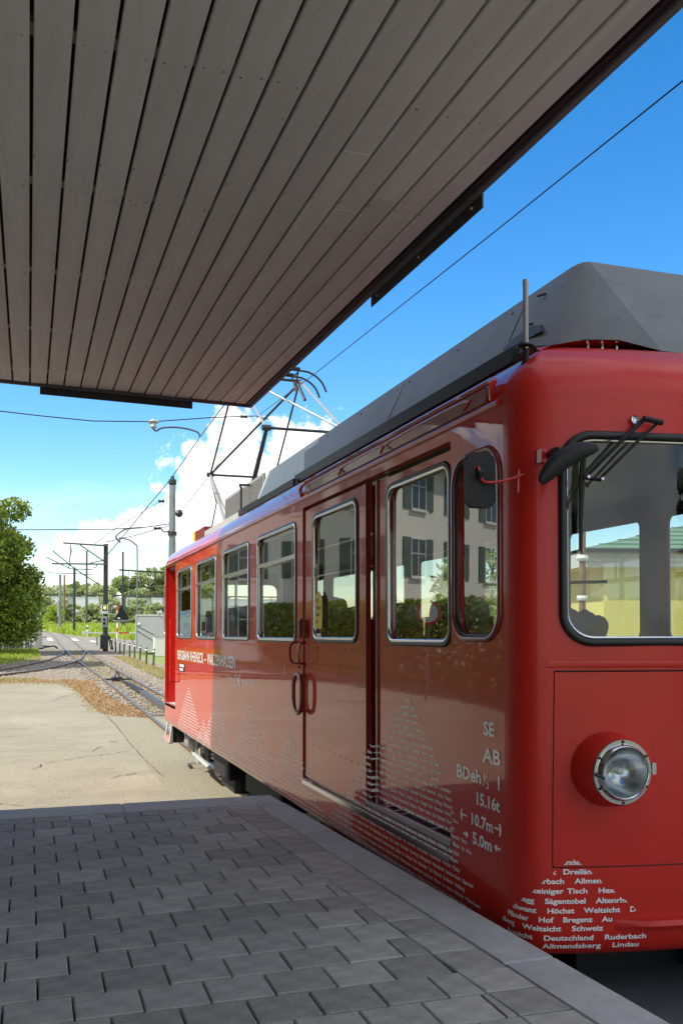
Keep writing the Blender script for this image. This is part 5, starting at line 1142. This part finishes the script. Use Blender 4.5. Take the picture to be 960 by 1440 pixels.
# data panel lettering near the cab
for s_, yr, z0, sz, wd in (('SE', .252, 1.385, .078, .092), ('AB', .199, 1.275, .082, .150), ('15.16t', .207, 1.090, .070, .215)):
    sideline(s_, yr, z0, sz, WHT, width=wd, bold=.0022, align='RIGHT')
sideline('BDeh', .600, 1.178, .076, WHT, width=.232, bold=.002); sideline('1', .350, 1.205, .036, WHT, width=.014, bold=.001); sideline('2', .322, 1.168, .036, WHT, width=.022, bold=.001); sideline('1', .240, 1.178, .076, WHT, width=.033, bold=.0015)
part('lettering', MB().add([(-.003, .352, 1.172), (-.003, .346, 1.172), (-.003, .306, 1.236), (-.003, .312, 1.236)], [(0, 1, 2, 3)]), WHT, tram)
sideline('10.7m', .470, .998, .068, WHT, width=.205, bold=.002)
sideline('5.0m', .450, .920, .068, WHT, width=.175, bold=.002)
def arc(yc, zc, sgn):
    return MB().tube([(-.004, yc+sgn*(.018*math.cos(a)-.012), zc+.03*math.sin(a)) for a in [-.9+1.8*k/6 for k in range(7)]], .0032, 4)
part('lettering', arc(.545, 1.022, 1), WHT, tram); part('lettering', MB().box(-.004, -.001, .505, .545, 1.019, 1.026), WHT, tram)
part('lettering', arc(.205, 1.022, -1), WHT, tram); part('lettering', MB().box(-.004, -.001, .215, .250, 1.019, 1.026), WHT, tram)
for y0, sg_ in ((.535, -1), (.205, 1)):
    part('arrow', MB().box(-.004, -.001, min(y0, y0+sg_*.035), max(y0, y0+sg_*.035), .941, .948).add([(-.003, y0+sg_*.026, .962), (-.003, y0+sg_*.026, .927), (-.003, y0+sg_*.050, .9445)], [(0, 1, 2)]), WHT, tram)
# vertical little number next to the last window
b = textmesh('1 2 0 2 9', .030, 'LEFT', 1, .001)
for v in b.verts: v.co = Vector((-.003, 3.50-v.co.y, 1.495+v.co.x*.62))
merge([b], 'lettering', WHTD)
# front lettering, following the curved front and corner
arcs = [0]; fo = list(half[:26])[::-1]
# path from left side, round the corner, along the front to the middle, parametrised so that s = x on the flat front
path = [(0, .6), (0, .17)]+[(h_[0], h_[1]) for h_ in half[:23]][::-1]+[(2*XC-h_[0], h_[1]) for h_ in half[1:14]]
S = [0]
for p, q in zip(path, path[1:]): S.append(S[-1]+math.hypot(q[0]-p[0], q[1]-p[1]))
i_ref = min(range(len(path)), key=lambda i: abs(path[i][0]-.10)+abs(path[i][1])); S = [s_-S[i_ref]+.10 for s_ in S]
def onpath(s_):
    for i in range(len(S)-1):
        if S[i] <= s_ <= S[i+1]:
            t = (s_-S[i])/(S[i+1]-S[i]+1e-9); p, q = path[i], path[i+1]; d = Vector((q[0]-p[0], q[1]-p[1])).normalized()
            return p[0]+(q[0]-p[0])*t, p[1]+(q[1]-p[1])*t, Vector((d.y, -d.x))
    return path[0][0], path[0][1], Vector((-1, 0))
def frontfn(s0, z0):
    def f(u, v):
        x, y, n2 = onpath(s0+u); z = z0+v; ins = side_x(-1, z)-.003
        return (x-n2.x*ins, y-n2.y*ins, z)
    return f
rows = [('Bad', .150, .218, .925), ('rt  Dreiländer', .105, .262, .889), ('bach   Allmendsberg', .065, .300, .854), ('Steiniger Tisch   Hexenk', .030, .350, .817), ('egg   Sägentobel   Altenrhein', -.015, .395, .779), ('schwanz   Höchst   Weitsicht   Deutsch', -.06, .435, .743),
        ('Pfänder   Hof   Bregenz   Au', -.09, .335, .709), ('sberg   Weitsicht   Schweiz', -.13, .300, .676), ('Aussicht   Deutschland   Ruderbach', -.10, .470, .640), ('Pfänder   Allmendsberg   Lindau', -.10, .445, .607)]
full = {0: 'Rorschach', 1: 'rt  Dreiländ', 2: 'erbach   Allmend', 3: 'Steiniger Tisch   Hexe', 4: 'degg   Sägentobel   Altenrhei', 5: 'schwanz   Höchst   Weitsicht   De'}
L_ = []
for i, (s_, a, b_, z0) in enumerate(rows):
    b = textmesh(full.get(i, s_), .0275, 'LEFT', 1, .0007, 4); xm = max(v.co.x for v in b.verts); ext = (.012 if i < 6 else 0)
    k = (b_-a+2*ext)/xm
    if i == 0: k = .75
    for v in b.verts: v.co.x *= k
    if i < 6:
        bmesh.ops.bisect_plane(b, geom=b.verts[:]+b.edges[:]+b.faces[:], plane_co=(ext, 0, 0), plane_no=(-1, .9, 0), clear_outer=True)
        bmesh.ops.bisect_plane(b, geom=b.verts[:]+b.edges[:]+b.faces[:], plane_co=(b_-a+ext, 0, 0), plane_no=(1, .9, 0), clear_outer=True)
    f = frontfn(a-ext, z0)
    for v in b.verts: v.co = Vector(f(v.co.x, v.co.y))
    L_.append(b)
merge(L_, 'lettering', WHT)
# stickers and posters
st1 = MB(); st1.add([(.009, y, z) for y, z in [(2.77, 1.835), (2.775, 1.90), (2.76, 1.96), (2.775, 2.02), (2.74, 2.045), (2.69, 2.075), (2.64, 2.06), (2.60, 2.02), (2.60, 1.93), (2.61, 1.83), (2.66, 1.825), (2.70, 1.838), (2.74, 1.82)]], [tuple(range(13))])
sk = part('yellow_sticker', st1, YEL, tram, fix=False)
for s_, z in (('Für', 2.00), ('sichere', 1.955), ('Reise', 1.91), ('mit', 1.865)):
    b = textmesh(s_, .042, 'LEFT', .8, .0008)
    for v in b.verts: v.co = Vector((.006, 2.73-v.co.x, z+v.co.y))
    merge([b], 'sticker_text', BLK, sk)
part('small_sticker', MB().add([(.009, 2.73, 1.775), (.009, 2.64, 1.775), (.009, 2.64, 1.80), (.009, 2.73, 1.80)], [(0, 1, 2, 3)]), WPL, tram)
ys = part('notice_sticker', MB().add([(.0095, 2.775, 2.15), (.0095, 2.705, 2.15), (.0095, 2.705, 2.25), (.0095, 2.775, 2.25)], [(0, 1, 2, 3)]), mat('ochre_sticker', (.42, .33, .10), .6), tram)
part('notice_ring', MB().tube([(.008, 2.74+.022*math.cos(a), 2.20+.028*math.sin(a)) for a in [2*PI*k/16 for k in range(16)]], .003, 4, closed=True), BLK, ys)
part('window_poster', MB().add([(.03, 8.67, 1.77), (.03, 7.63, 1.77), (.03, 7.63, 2.08), (.03, 8.67, 2.08)], [(0, 1, 2, 3)]), BLUE, tram)
